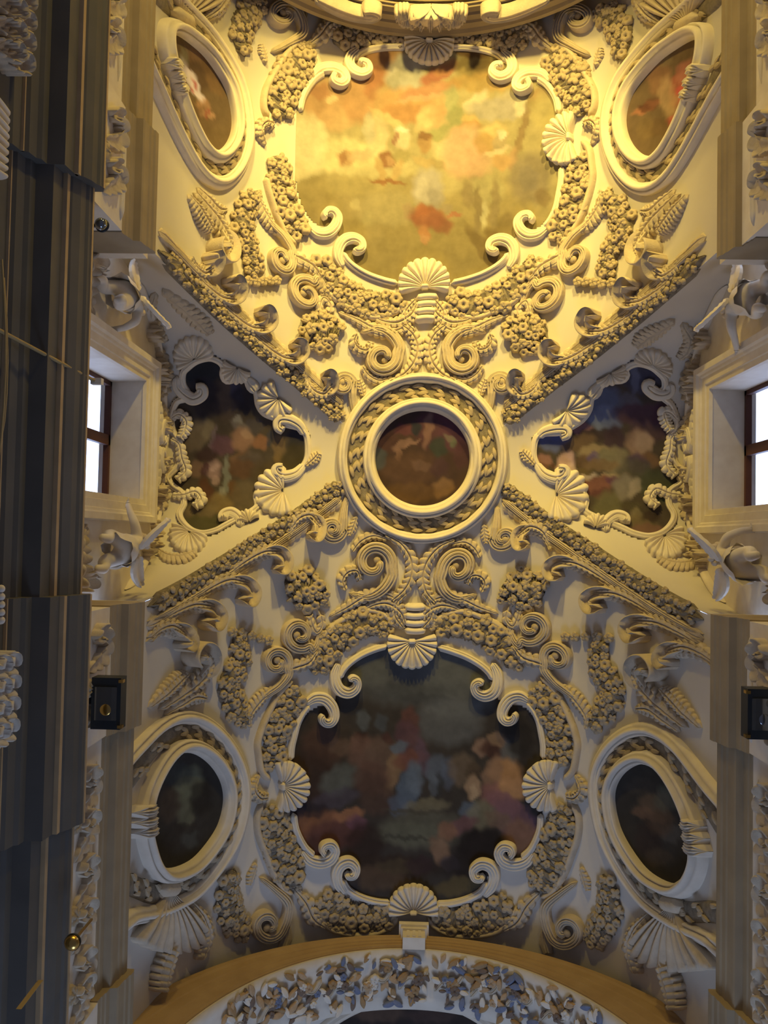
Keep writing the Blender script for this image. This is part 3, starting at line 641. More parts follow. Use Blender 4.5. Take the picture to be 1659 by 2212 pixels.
for q in QS:
    bw, fw, sd = qw(q)
    C = Q(BIG, q); root = thing('acanthus_curl', BAR.pt(C[3][None])[0], 'large hooked acanthus leaf above the oval medallion, %s side of the %s' % (sd, bw), 'acanthus leaf', G_A)
    part('curled_tip', root, C[2:], BAR, [.07,.15,.17,.16,.14,.10], PR_CUP, [.14,.26,.3,.34,.36,.36], STUC, n=80, lift=[.02,.06,.1])
    part('leaf_blade', root, C[:5], BAR, [.06,.2,.24,.2,.08], PR_LEAF, [.12,.22,.24,.2], STUC, n=80, lobes=9, sweep=.8)
for q in QS:                                   # bouquets
    bw, fw, sd = qw(q); C = Q(T('1045,500 1020,430 975,370','a'), q); root = thing('flower_bouquet', BAR.pt(C[-1][None])[0], 'stucco flower bouquet on a bent stem, %s half of the %s' % (sd, bw), 'bouquet', 'flower bouquets on the vault')
    part('stem', root, C, BAR, .035, PR_ROUND, .10, STUC, n=24)
    o, R = part('foliage', root, Q(T('850,330 900,310 960,310 1020,310 1060,290','a'), q), BAR, [.22,.36,.40,.34,.2], PR_ROUND, .15, BED, n=40, jit=.06, lobes=5)
    scatter(root, R, .09, .14, 20, .03, edge=1.0); scatter(root, R, .08, .13, 16, .02, [LEAF], 1.15, nm='leaf')

# --- groin ribs: two garlanded mouldings per window cell
for sx_ in (-1, 1):
    for s in (-1, 1):
        xx = np.linspace(1.72, 4.78, 24); C = np.c_[xx*sx_, YL+s*(g_of(xx)+.10)]; q = ('U' if s > 0 else 'L')
        sd = 'left' if sx_ < 0 else 'right'
        root = thing('groin_rib', BAR.pt(C[12][None])[0], 'flower-studded rib along the %s groin edge facing the %s' % (sd, BAYW[q]), 'rib', 'garlanded ribs along the groins')
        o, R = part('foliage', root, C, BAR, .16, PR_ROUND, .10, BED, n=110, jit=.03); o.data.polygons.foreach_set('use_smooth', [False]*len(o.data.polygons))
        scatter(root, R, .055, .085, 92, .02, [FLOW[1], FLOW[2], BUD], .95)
        C2 = np.c_[xx*sx_, YL+s*(g_of(xx)+.36)]
        part('stem_moulding', root, C2, BAR, .07, PR_FLUTE, .13, STUC, n=70, lobes=0)
        part('leaf_edge', root, np.c_[xx*sx_, YL+s*(g_of(xx)+.44)], BAR, .12, PR_LEAF, .09, STUC, n=150, lobes=26, sweep=.8)

# --- medallions
def ring(root, C, S, scale, w, prof, h, m, nm, cen, n=96, lift=0.):
    mb = MB(); R = strip(mb, cen+(C-cen)*scale, S, w, prof, h, n=n, closed=True, lift=lift); mb.build(nm, m, root); return R
def leafring(root, R, cnt, r, lift, rows=(-.75,-.25,.25,.75), tilt=.5):
    P, N, t, b, w, h = R; n = len(P); k = 0
    for i in range(cnt):
        f = i/cnt*n; a = int(f) % n
        for row in rows:
            j = (a+int(row*2)) % n
            place('leaf', LEAF, root, P[j]+b[j]*row*w[j]*.8, N[j], t[j]+b[j]*(tilt if k % 2 else -tilt*.2), (r, r*.8, r*1.1), lift); k += 1
RS = '''640 200 200 120 0 2E2A22 .8;900 560 200 190 0 4A2520 .8;1080 600 130 200 -20 4B2522 .9;640 560 110 60 0 52241F .8;740 540 50 70 0 23211C 1;460 660 120 120 0 3E2117 .8;850 560 45 180 10 6B442C .9;600 700 110 40 -25 6A452C .9;570 790 30 70 -20 6A4429 .9;690 690 90 24 -30 70492F .9;950 720 80 110 10 2C2C1C .95;1060 640 70 30 40 5E4B30 .8;1090 700 30 40 0 4C4A2A .8;390 840 70 110 0 38352A .9;700 930 280 170 0 4B2E19 .8;780 900 90 60 0 5C3C26 .7;960 920 100 90 0 3E231D .8;880 1110 60 60 0 3A2111 .8;990 1110 110 90 -20 6A4521 .9;700 1150 280 100 0 553516 .7;1170 800 90 130 0 3F1F1A .7;1000 430 120 50 20 4C2420 .8'''
rc = BAR.cast([(912.5,990.5)])[0]; th = np.linspace(0, 2*math.pi, 72, endpoint=False)
C = BAR.cast(np.c_[912.5+104*np.cos(th), 990.5+104*np.sin(th)])
root = thing('ceiling_medallion', BAR.pt(rc[None])[0], 'round central medallion with leaf wreath and dark red painting at the crown', 'medallion')
fresco('painting', rc+(C-rc)*1.06, BAR, '3A2416', strokes(RS, 'r'), 'C9AE78', None, root, step=.035, lift=.02)
ring(root, C, BAR, 1.115, .14, PR_MOULD, .30, PALE, 'inner_moulding', rc)
R = ring(root, C, BAR, 1.385, .20, PR_ROUND, .07, BED, 'wreath_bed', rc); leafring(root, R, 25, .125, .05)
ring(root, C, BAR, 1.66, .11, PR_MOULD, .26, PALE, 'outer_moulding', rc)
MEDP = T('290,60 370,75 450,140 500,230 510,330 480,450 410,560 320,650 210,690 140,640 100,520 92,400 110,280 160,170 220,95','c')
MST = {'LL':'''330 230 90 150 15 5A5238 .9;300 400 60 100 0 4E452F .9;250 150 120 80 0 2D2A24 .8;180 350 80 130 0 3A2A1C .8;420 300 80 130 0 241C14 .9;330 560 60 80 0 3A342A .8;200 560 80 80 0 2B2118 .8;290 500 90 40 0 2A2017 .8''',
 'LR':'''300 260 110 80 0 513A26 .9;250 330 110 40 20 5A3C26 .8;380 230 80 90 0 40392A .8;430 450 70 60 0 3E342A .8;250 480 90 120 0 2A1D16 .9;320 600 90 60 0 3A2A1C .8;200 150 100 60 0 352A20 .7;340 380 90 90 0 46301F .7''',
 'UL':'''300 560 240 160 0 5A3A1E .6;180 520 36 110 -22 D3B08A .95;260 430 34 130 -25 DDB98E .95;330 300 60 50 10 B5793F .8;130 480 20 60 -15 B5392A .95;250 430 16 50 -10 B5392A .9;380 250 70 26 15 C98A4C .95;370 250 20 40 0 B5452A .9;170 330 50 90 -15 9C6F3E .7;260 220 180 90 0 6A4A26 .6;230 640 90 50 0 8A5C2E .6;420 500 60 160 -25 7A5224 .8;150 620 40 60 0 8A7A46 .6''',
 'UR':'''260 520 80 120 10 96602E .8;420 470 60 160 12 A5502A .9;430 420 26 60 0 C0472E .95;390 250 60 40 -40 AE4428 .95;430 290 16 60 20 E0CE9A .9;170 330 110 26 -25 A8602E .9;150 330 40 30 0 5A3016 .9;210 350 60 40 -30 6A3A1C .8;330 400 60 140 -10 B08040 .7;250 200 90 60 0 6A4820 .8;150 200 60 90 0 7A5826 .7;470 560 70 80 0 B0633A .8;300 640 60 50 0 8A6A34 .6'''}
for q in QS:
    bw, fw, sd = qw(q); C = Q(MEDP, q); C = spline(C, 72, True); cen = C.mean(0)
    root = thing('ceiling_medallion', BAR.pt(cen[None])[0], 'oval medallion with leaf ring and small painting, %s side of the %s' % (sd, bw), 'medallion', 'oval side medallions')
    # the brush marks are set out on a 600-high panel and fitted to the opening
    pj = project(BAR.pt(C)); lo, hi = pj.min(0), pj.max(0); st = []
    for z in MST[q].split(';'):
        z = z.split(); x, y, rx, ry, an = map(float, z[:5]); kx, ky = (hi[0]-lo[0])/600, (hi[1]-lo[1])/760
        if q[0] == 'U': y = 760-y
        st.append((lo[0]+x*kx, lo[1]+y*ky, rx*kx*1.2, ry*ky, an if q[0] == 'L' else an, z[5], float(z[6])))
    fresco('painting', cen+(C-cen)*1.05, BAR, '2B231B' if q[0] == 'L' else '6E4F26', st, 'A99784' if q[0] == 'L' else 'E8CB84', None, root, step=.035, lift=.03)
    ring(root, C, BAR, 1.115, .13, PR_MOULD, .30, PALE, 'inner_moulding', cen)
    R = ring(root, C, BAR, 1.375, .17, PR_ROUND, .08, BED, 'leaf_ring_bed', cen); leafring(root, R, 25, .12, .06)
    ring(root, C, BAR, 1.63, .13, PR_MOULD, .22, PALE, 'outer_moulding', cen)
    for dx, dy in ((-126,-14),(-126,8),(-124,30)):   # little console straps towards the cornice
        base = np.array([[400+dx, 1770+dy], [400+dx+22, 1764+dy], [400+dx+34, 1752+dy]]); part('console_strap', root, Q(base, q), BAR, .10, PR_FLUTE, .3, PALE, n=20, lift=.05)

for q in QS:
    bw, fw, sd = qw(q)
    f_ = shell('fan', T('190,800','c')[0], T('228,1160','c')[0], 41, BAR, 'broad acanthus fan behind the oval medallion, %s side of the %s' % (sd, bw), 'fans behind the oval medallions', lambda p, q=q: Q(p, q), ribs=9, h=.22, m=STUC, nm='acanthus_fan')
    f_['category'] = 'acanthus fan'
# --- central stem between round medallion and frame shells
for bay in 'LU':
    q = bay+'L'
    root = thing('shell_pedestal', BAR.pt(Q(np.array([[893,1330.]]), q))[0], 'small turned pedestal under the axial shell of the %s' % FRW[bay], 'pedestal', 'pedestals under the axial shells')
    for y, w in ((1308,.30),(1326,.22),(1342,.30),(1358,.2)): part('ring', root, Q(np.array([[872,y],[884,y+3],[897,y+4],[910,y+3],[922,y]], float), q), BAR, .09, PR_ROUND, .2, PALE, n=20)
    for sd, nm in (('L','left'),('R','right')):
        one('acanthus_leaf', Q(T('1500,330 1450,380 1440,450 1490,520','a'), bay+sd), BAR, [.05,.14,.14,.05], PR_LEAF, .18, STUC, 'small acanthus leaf on the %s of the axial pedestal, %s' % (nm, BAYW[bay]), 'acanthus leaf', 'acanthus leaves and sprays on the vault', n=50, lobes=6, sweep=.5)

# ================================================================== WINDOW CELLS
LOUT = T('310,220 360,160 450,95 580,65 680,100 725,160 715,230 760,300 900,270 1000,330 1060,420 1080,540 1140,630 1250,680 1350,740 1500,780 1570,850 1588,1000 1570,1120 1500,1210 1380,1250 1290,1300 1120,1370 1060,1480 1070,1580 1000,1640 900,1700 850,1720 740,1780 650,1830 520,1860 400,1830 310,1750 275,1660 320,1560 300,1450 200,1370 160,1280 250,1180 290,1050 270,930 210,820 190,700 205,600 250,510 340,480 360,420 310,330','l')
LLS = '''500 180 260 160 0 1C1B14 1;520 400 160 160 0 231B15 .8;780 480 130 250 10 43301C .9;860 400 70 130 -20 2E2A2A .8;560 560 150 140 0 231A14 .8;950 480 150 160 0 211914 .9;480 850 110 180 25 5A4527 .95;560 800 60 110 20 66502C .7;420 920 120 110 0 4E3A20 .7;620 900 30 140 10 5E4636 .8;560 1050 130 80 -20 2E1912 .9;720 960 130 110 0 4C2B26 .95;900 760 120 60 40 55442E .9;880 700 60 40 30 6A5A3C .8;920 900 130 130 0 6E4728 .95;960 840 60 70 0 7A5632 .7;1110 920 90 80 20 6B3F1E .95;1040 760 90 90 0 3A2E22 .8;1210 900 40 90 0 2B2722 .8;1290 1000 70 160 0 5E421F .9;1480 900 110 130 0 201C18 .9;1450 1080 140 150 0 33260F .9;900 1080 110 60 -15 5C3A1C .8;1000 1120 140 100 0 42311F .9;900 1200 160 110 0 4A2C14 .9;1130 1220 150 120 0 3F2D16 .8;620 1200 90 110 30 74513A .95;640 1180 50 40 -30 8A6548 .8;440 1200 80 90 0 5E3F24 .9;540 1210 50 80 0 3A1C16 .9;750 1300 36 240 3 5E5438 .9;700 1420 40 60 0 6E6040 .8;640 1320 40 60 0 7E5A3E .8;560 1440 60 180 -20 44230F .95;840 1420 60 120 -25 54300F .8;700 1560 130 130 0 65491F .9;500 1620 180 100 -10 5C4420 .8;950 1480 150 190 0 4E3A1E .9;520 1770 300 100 0 403414 .95;350 1400 120 100 0 3E2E18 .8'''
LRS = '''270 860 170 120 0 3F3E44 .95;300 820 90 60 0 393B48 .9;190 1060 70 60 0 7A4A2E .9;160 1140 70 60 0 4E2C18 .9;260 1110 30 30 0 4A2A18 .9;520 760 110 60 10 6A4030 .9;700 560 200 200 0 45443F .95;740 680 150 130 0 57544C .8;950 560 120 110 0 4A4034 .8;1060 300 200 170 0 332B26 1;1000 310 40 160 0 4A443C .8;1060 640 280 100 0 42261F 1;1150 740 200 160 0 40271F .9;1250 650 100 120 0 3E201C .9;640 830 200 60 -8 2C1D14 .95;820 870 110 130 0 331F1A .95;500 900 160 70 -20 54391C .9;1040 900 130 130 0 73502F .95;1080 900 90 100 -20 82603A .8;1120 1060 110 80 0 63401E .9;640 970 170 60 -5 74572C .95;560 1070 90 80 0 4E3318 .9;650 1030 70 50 0 46303A .8;760 1010 90 60 20 3E3A1E .8;820 1060 160 130 20 66522C .9;700 1100 170 60 0 5F421F .9;380 1080 90 110 20 94694A .95;400 1150 100 70 20 A57C56 .7;550 1210 120 32 -14 8C6E48 .95;560 1150 80 30 0 4E3816 .9;820 1190 160 24 -5 8B6A3A .7;1030 1080 110 90 40 40292A .95;1000 1180 170 160 0 40341F .9;640 1280 190 80 -12 63351F .95;800 1230 70 40 0 4A2426 .9;700 1350 100 50 0 4A2418 .9;1190 1280 200 140 20 363219 .95;1260 1380 120 60 0 2E2C16 .9;900 1300 110 120 0 6A5638 .9;1000 1300 60 100 20 7A6240 .8;760 1480 140 160 0 524421 .9;970 1460 90 40 10 3E3017 .9;1000 1540 60 60 0 66502A .8;960 1650 260 120 0 56401E .95;1100 1680 180 60 0 5C3820 .9;1150 1560 90 50 0 2A1A10 .9'''
def wallarc(side, d): return None
for side, sd in ((-1,'left'), (1,'right')):
    q = lambda p: QL(p, side)
    O = spline(q(LOUT), 200, True); cen = O.mean(0)
    fresco('fresco', cen+(O-cen)*1.03, LUN, '3A2B18', strokes(LLS, 'l') if side < 0 else strokes(LRS, 'R'), 'A8905F', 'dark lobed fresco in the %s window cell of the vault' % sd, gain=.72, step=.04, lift=.012)
    root = thing('stucco_surround', LUN.pt(cen[None])[0], 'lobed stucco frame with hooked leaves around the %s window-cell fresco' % sd, 'fresco surround', 'lobed surrounds in the window cells')
    o, R = part('rim', root, q(LOUT), LUN, .07, PR_MOULD, .10, PALE, n=220, closed=True)
    for s in ('250,240 250,340 310,420 410,480 500,440 505,370 440,370', '1560,860 1500,760 1400,700 1310,700 1290,770 1345,815', '1560,1150 1460,1250 1350,1280 1280,1250 1275,1200 1340,1190',
              '900,1800 890,1720 810,1665 730,1690 725,1740', '190,1480 320,1480 440,1450 500,1530 430,1600', '180,690 270,640 345,710 330,810 280,890', '180,890 270,950 300,1090 340,1230 250,1320', '960,260 1010,330 1060,390'):
        part('hooked_leaf', root, q(T(s, 'l')), LUN, [.08,.12,.14,.13,.09], PR_LEAF, [.1,.16,.2,.22], PALE, n=60, lobes=7 if s[0] == '1' and s[3] == ',' else 0, sweep=.3)
    for (hx, hy, tx, ty, spn, k) in ((870,150,800,300,95,9), (1290,470,1110,590,110,9), (1340,1430,1060,1470,105,11), (380,1860,300,2060,100,11), (430,70,350,-140,105,11), (990,1760,960,1640,80,7)):
        h_ = T('%d,%d' % (hx, hy), 'l')[0]; t_ = T('%d,%d' % (tx, ty), 'l')[0]
        v = t_-h_; R_ = np.linalg.norm(v); a0 = math.atan2(v[1], v[0]); na = k*6+1; px = []; hh = []
        for a in np.linspace(-spn, spn, na):
            rib = abs(math.sin(math.pi*(a+spn)/(2*spn)*k))
            for j in range(8):
                r = j/7; px.append(h_+np.array([math.cos(a0+math.radians(a)), math.sin(a0+math.radians(a))])*R_*(.08+.92*r)*(.85+.15*math.cos(math.radians(a)))*(1+.08*rib)); hh.append((.05+.12*math.sin(math.pi*min(1,.1+r*.7)))*(.5+.5*rib))
        Cq = q(np.array(px)); G = (LUN.pt(Cq)+LUN.nrm(Cq)*np.array(hh)[:, None]).reshape(na, 8, 3); B = (LUN.pt(Cq)-LUN.nrm(Cq)*.03).reshape(na, 8, 3)
        mb = MB(); mb.grid(np.concatenate([G, B[:, -1:]], 1)); mb.build('shell_fan', PALE, root)
    for px, w, lb, lbl in ((T('130,180 220,260 300,330 390,420','z'), [.08,.24,.26,.08], 7, 'flat acanthus spray in the narrow upper corner of the %s window cell' % sd), (T('90,200 60,300 90,400 150,470','z'), [.06,.16,.18,.06], 6, 'shaded leaf against the window wall, upper corner of the %s window cell' % sd),
              (T('60,2060 160,2120 300,2130 440,2080','l'), [.06,.16,.18,.06], 7, 'leaf scroll under the lower shell fan of the %s window cell' % sd), (T('1560,1180 1640,1110 1700,1040','l'), [.05,.14,.06], 4, 'small leaf at the pointed tip of the %s window cell' % sd)):
        one('acanthus_leaf', q(px), LUN, w, PR_LEAF, .13, STUC, lbl, 'acanthus leaf', 'acanthus leaves and sprays on the vault', n=60, lobes=lb, sweep=.5)
    # leaf trim along the arched top of the window wall
    WP = Plane(side*5.485)
    ys = np.linspace(-2.9, 2.9, 60); C = np.c_[YL+ys, zarc(ys)-.10]
    root = thing('leaf_trim', WP.pt(C[30][None])[0], 'leafy stucco trim along the arched head of the %s window wall' % sd, 'leaf trim', 'leafy trims over the windows')
    part('moulding', root, C, WP, .07, PR_ROUND, .12, PALE, n=90)
    for k, (y0, sg) in enumerate(((-2.3,1),(-1.75,-1),(-1.2,1),(-.6,1),(.6,-1),(1.2,1),(1.75,-1),(2.3,-1))):
        zz = zarc(y0)-.2; part('leaf', root, np.array([[YL+y0-.25*sg, zz-.1],[YL+y0, zz+.08],[YL+y0+.22*sg, zz-.02],[YL+y0+.2*sg, zz-.18]]), WP, [.05,.13,.14,.08], PR_CUP, [.08,.2,.28,.3], STUC, n=40, lobes=5, sweep=.4)
    r2 = thing('bow_ornament', WP.pt(np.array([[YL-.05, 16.8]]))[0], 'knotted bow with hanging leaves on the head of the %s window surround' % sd, 'bow', 'bows over the windows')
    for s in (-1, 1):
        part('loop', r2, np.array([[YL-.05,16.85],[YL-.05+s*.3,17.05],[YL-.05+s*.5,16.85],[YL-.05+s*.25,16.7],[YL-.05,16.8]]), WP, .07, PR_FLUTE, .16, PALE, n=40, lift=.05)
        part('ribbon_end', r2, np.array([[YL-.05,16.8],[YL-.05+s*.3,16.62],[YL-.05+s*.6,16.72],[YL-.05+s*.9,16.55]]), WP, .06, PR_LEAF, .12, PALE, n=40, lobes=4, lift=.05)

# ================================================================== PUTTI beside the windows
def putto_mesh():
    bm_v = [(0,0,.52),(0,.02,.66),(0,.03,.82),(0,.0,.94),(0,-.03,1.02),(0,-.05,1.12),(0,-.05,1.21),
            (.10,0,.50),(.15,-.16,.36),(.16,-.06,.16),(.17,-.14,.06), (-.10,0,.50),(-.14,-.06,.28),(-.16,.05,.08),(-.17,-.04,0),
            (.14,0,.90),(.30,-.08,.84),(.38,-.22,.94),(.42,-.28,1.02), (-.14,0,.90),(-.28,-.06,.78),(-.30,-.22,.70),(-.26,-.30,.70), (0,-.165,1.13)]
    ed = [(0,1),(1,2),(2,3),(3,4),(4,5),(5,6),(0,7),(7,8),(8,9),(9,10),(0,11),(11,12),(12,13),(13,14),(2,15),(15,16),(16,17),(17,18),(2,19),(19,20),(20,21),(21,22),(5,23)]
    rad = [.15,.155,.14,.07,.065,.125,.09,.10,.09,.06,.045,.10,.09,.06,.045,.075,.058,.042,.038,.075,.058,.042,.038,.022]
    # five short fingers on each hand
    for hi, (hx, hy, hz), sgn in ((18,(.42,-.28,1.02),1),(22,(-.26,-.30,.70),-1)):
        for k in range(5):
            a = (k-2)*.022; n0 = len(bm_v)
            bm_v.append((hx+a*.9+sgn*.01, hy-.035, hz+.02)); bm_v.append((hx+a*1.5+sgn*.02, hy-.065+.008*abs(k-2), hz+.035-.004*k)); ed += [(hi, n0), (n0, n0+1)]; rad += [.012,.009]
    me = bpy.data.meshes.new('putto_body'); me.from_pydata(bm_v, ed, []); o = bpy.data.objects.new('tmp', me); COL.objects.link(o)
    sk = o.modifiers.new('skin', 'SKIN'); sk.use_smooth_shade = True
    for i, r in enumerate(rad): me.skin_vertices[0].data[i].radius = (r, r)
    me.skin_vertices[0].data[0].use_root = True
    su = o.modifiers.new('sub', 'SUBSURF'); su.levels = 2
    dg = bpy.context.evaluated_depsgraph_get(); m2 = bpy.data.meshes.new_from_object(o.evaluated_get(dg)); bpy.data.objects.remove(o)
    # face: eye hollows, cheeks and mouth pushed into the head
    co = np.zeros(len(m2.vertices)*3); m2.vertices.foreach_get('co', co); co = co.reshape(-1, 3)
    for (x, y, z, r, d) in ((.045,-.16,1.155,.035,.022),(-.045,-.16,1.155,.035,.022),(0,-.165,1.075,.03,.012)):
        w = np.exp(-((co-[x,y,z])**2).sum(1)/r**2); co[:,1] += w*d
    m2.vertices.foreach_set('co', co.ravel()); m2.materials.clear(); m2.materials.append(PALE); m2.polygons.foreach_set('use_smooth', [True]*len(m2.polygons)); m2.update(); m2.name = 'putto_body'
    return m2
PB = putto_mesh()
def curl_mesh():
    mb = MB()
    for i in range(26):
        a, e = random.uniform(0, 6.28), random.uniform(.0, 1.4); c = np.array([.125*math.cos(e)*math.cos(a), -.045+.125*math.cos(e)*math.sin(a)*1.0, 1.15+.11*math.sin(e)])
        if c[1] < -.12 and c[2] < 1.2: continue
        G = np.zeros((8,6,3))
        for u in range(8):
            for v in range(6):
                p, t_ = math.pi*v/5, 2*math.pi*u/8; G[u,v] = c+.045*np.array([math.sin(p)*math.cos(t_), math.sin(p)*math.sin(t_), math.cos(p)])
        mb.grid(G, closed_u=True)
    return mesh_of(mb, 'hair', STUC)
HAIR = curl_mesh()
def wing_mesh(s):
    mb = MB(); G = np.zeros((14, 8, 3))
    for i in range(14):
        u = i/13
        for j in range(8):
            v = j/7; L = .16+.34*math.sin(math.pi*(.15+.8*u))
            G[i, j] = (s*(.08+.5*u), .13+.10*u-.02*math.sin(v*6), .92+.30*u-v*L*(.9+.1*abs(math.sin(7*math.pi*u)))) + np.array([0, .02*abs(math.sin(7*math.pi*u)), 0])
    B = G+[0,.045,0]; mb.grid(G); mb.grid(B); mb.grid(np.stack([G[:,0],B[:,0]],1)); mb.grid(np.stack([G[:,-1],B[:,-1]],1)); mb.grid(np.stack([G[0],B[0]],0)); mb.grid(np.stack([G[-1],B[-1]],0))
    return mesh_of(mb, 'wing', PALE)
WL, WR = wing_mesh(-1), wing_mesh(1)
def drape_mesh():
    mb = MB(); G = np.zeros((20, 9, 3))
    for i in range(20):
        a = 2*math.pi*i/19
        for j in range(9):
            v = j/8; r = .175+.03*math.sin(5*a+4*v)*v+.02*v; G[i, j] = (r*math.cos(a)*1.1, r*math.sin(a), .64-v*(.22+.1*math.cos(a)))
    mb.grid(G); return mesh_of(mb, 'drapery', PALE)
DR = drape_mesh()
for side, sd in ((-1,'left'), (1,'right')):
    for s, w, z0, tw in ((1,'on the bright upper side', 12.65, .5), (-1,'on the dim lower side', 12.7, -.4)):
        if side < 0: z0 += .25
        x, y = side*5.08, (3.95 if s > 0 else -.33)
        root = thing('putto', (x, y, z0), 'white stucco winged putto beside the %s window, %s' % (sd, w), 'putto statue', 'putti flanking the windows')
        root.rotation_euler = (0, -side*.12, math.pi/2*side+tw*side); root.scale = (1.4,)*3
        for nm, me in (('body', PB), ('hair', HAIR), ('wing', WL), ('wing', WR), ('drapery', DR)):
            o = bpy.data.objects.new(nm, me); COL.objects.link(o); o.parent = root if nm != 'hair' else bd
            if nm == 'wing': o.scale = (.8, .9, .75); o.location = (0, 0, .2)
            if nm == 'body': bd = o
        one('leaf_scroll', np.array([[y-s*.5, z0+.2],[y-s*.2, z0-.1],[y+s*.25, z0-.15],[y+s*.45, z0+.1],[y+s*.3, z0+.3]]), Plane(side*5.49), [.06,.16,.18,.15,.09], PR_CUP, [.1,.25,.3,.3], STUC,
            'curling leaf behind the putto beside the %s window, %s' % (sd, w), 'acanthus leaf', 'leaves behind the putti', n=60, lobes=6, sweep=.4)

# ================================================================== PIER FACES between the two cornices
for side, sd in ((-1,'left'), (1,'right')):
    for y0, y1, ex, lbl in ((4.55,6.0,4.53,'on the pier at the bright end of the window'), (6.6,9.7,4.63,'on the recessed wall beyond the bright end pier'), (-2.7,-1.2,4.53,'on the pier at the dim end of the window'), (-5.6,-3.2,4.63,'on the recessed wall beyond the dim end pier, first length'), (-6.5,-5.75,4.63,'on the recessed wall near the nave arch')):
        WP = Plane(side*ex); ym = (y0+y1)/2
        root = thing('relief_panel', WP.pt(np.array([[ym, 11.2]]))[0], 'stucco leaf relief %s, %s wall' % (lbl, sd), 'relief', 'leaf reliefs between the cornices')
        part('moulding', root, np.array([[y0,11.72],[ym,11.73],[y1,11.72]]), WP, .05, PR_MOULD, .06, PALE, n=30)
        n = max(2, int((y1-y0)/.55))
        for k in range(n):
            yc = y0+(k+.5)*(y1-y0)/n; s = 1 if k % 2 else -1
            part('leaf', root, np.array([[yc-.25, 11.0],[yc-.1, 11.3+.1*s],[yc+.12, 11.45],[yc+.25, 11.3],[yc+.15, 11.15]]), WP, [.06,.13,.15,.12,.08], PR_CUP, [.06,.14,.18,.16], STUC, n=40, lobes=5, sweep=.5)
            if k % 2 == 0: place('rosette', FLOW[1], root, WP.pt(np.array([[yc+.28, 10.95]]))[0], np.array([-side, 0., 0]), (0,1,0), .14, .02)

# ================================================================== NAVE ARCH: painted leaf sprays on the soffit, keystone
class Soffit:
    def pt(s, Q):
        Q = np.asarray(Q, float); c = ell(Q[..., 0], 4.37, 5.21, 12.1); return np.stack([c[..., 0], Q[..., 1], c[..., 1]], -1)
    def nrm(s, Q):
        Q = np.asarray(Q, float); n = np.stack([-np.cos(Q[..., 0]), np.zeros(Q.shape[:-1]), -np.sin(Q[..., 0])], -1); return n
SO = Soffit(); PCOL = [mat('painted_leaf_ochre', (.42,.27,.13), rough=.7), mat('painted_leaf_blue', (.20,.23,.33), rough=.7), mat('painted_leaf_brown', (.22,.16,.12), rough=.7), PALE, mat('painted_leaf_tan', (.55,.38,.22), rough=.7)]
PL = [mesh_of(leaf_t(), 'leaf', m) for m in PCOL]; PF = [mesh_of(tmpl('rose'), 'flower', m) for m in PCOL]
ORD = ['first','second','third','fourth','fifth','sixth','seventh','eighth','ninth','tenth','eleventh']
for k in range(11):
    tc_ = math.pi/2+(5-k)*.168; Cc = np.array([tc_, (YB0+YB1)/2])
    root = thing('leaf_spray', SO.pt(Cc[None])[0], '%s coloured leaf spray from the left, underside of the nave arch' % ORD[k], 'leaf spray', 'leaf sprays under the nave arch')
    part('stem', root, np.array([Cc+[.07,-.2], Cc+[.02,.05], Cc+[-.03,.0], Cc+[-.07,.22]]), SO, .05, PR_LEAF, .08, STUC, n=30)
    for j in range(26):
        c2 = Cc+[random.uniform(-.08,.08), random.uniform(-.5,.5)]; a = random.uniform(0, 6.28); N = SO.nrm(c2[None])[0]; P = SO.pt(c2[None])[0]
        r = random.uniform(.07,.15); N2 = N+np.array([random.uniform(-.4,.4), random.uniform(-.4,.4), 0]); N2 /= np.linalg.norm(N2)
        place('leaf', random.choice(PL), root, P, N2, np.array([math.cos(a), math.sin(a), .1]), (r, r, r*.8), .03)
    for j in range(4):
        c2 = Cc+[random.uniform(-.05,.05), random.uniform(-.24,.24)]; place('flower', random.choice(PF), root, SO.pt(c2[None])[0], SO.nrm(c2[None])[0], np.array([1,.3,.1]), random.uniform(.07,.12), .04)
for y, w in ((YB0-.03,'near'), (YB1+.03,'far')): pass
root = thing('keystone', (0, YB0+.2, 17.5), 'pale moulded keystone capping the ochre nave arch', 'keystone')
def kbox(nm, x, z0, z1, d):
    mb = MB(); mb.box((-x, YB0+.02, z0), (x, YB0+d, z1)); mb.build(nm, PALE, root, smooth=False)
kbox('block', .23, 17.26, 17.58, .26); kbox('cap', .31, 17.62, 17.76, .36); kbox('cap', .27, 17.55, 17.62, .31)
for x in (-.12, 0, .12):
    mb = MB(); mb.box((x-.03, YB0+.02, 17.29), (x+.03, YB0+.285, 17.54)); mb.build('flute', PALE, root, smooth=False)
for side, sd in ((-1,'left'),(1,'right')):
    o = one('acanthus_curl', np.array([[side*4.55, YB0+.9],[side*4.62, YB0+.6],[side*4.66, YB0+.3]]), BAR, [.2,.3,.15], PR_LEAF, .3, STUC, 'rounded leaf boss at the %s springing of the ochre nave arch' % sd, 'acanthus leaf', 'leaf bosses at the nave arch', n=40, lobes=5)
th = np.linspace(0, 2*math.pi, 60, endpoint=False)
fresco('fresco', np.c_[2.9*np.cos(th), -12.2+2.5*np.sin(th)], BAR, '2A1F18', [(820,2190,60,20,0,'4A3222',.8),(930,2195,60,16,0,'3E2A20',.8)], 'A99784', 'dark fresco glimpsed beyond the nave arch', gain=.9, step=.05)
one('fresco_moulding', np.c_[2.92*np.cos(th), -12.2+2.52*np.sin(th)], BAR, .10, PR_MOULD, .16, PALE, 'oval moulding around the fresco beyond the nave arch', 'moulding', n=120, closed=True)

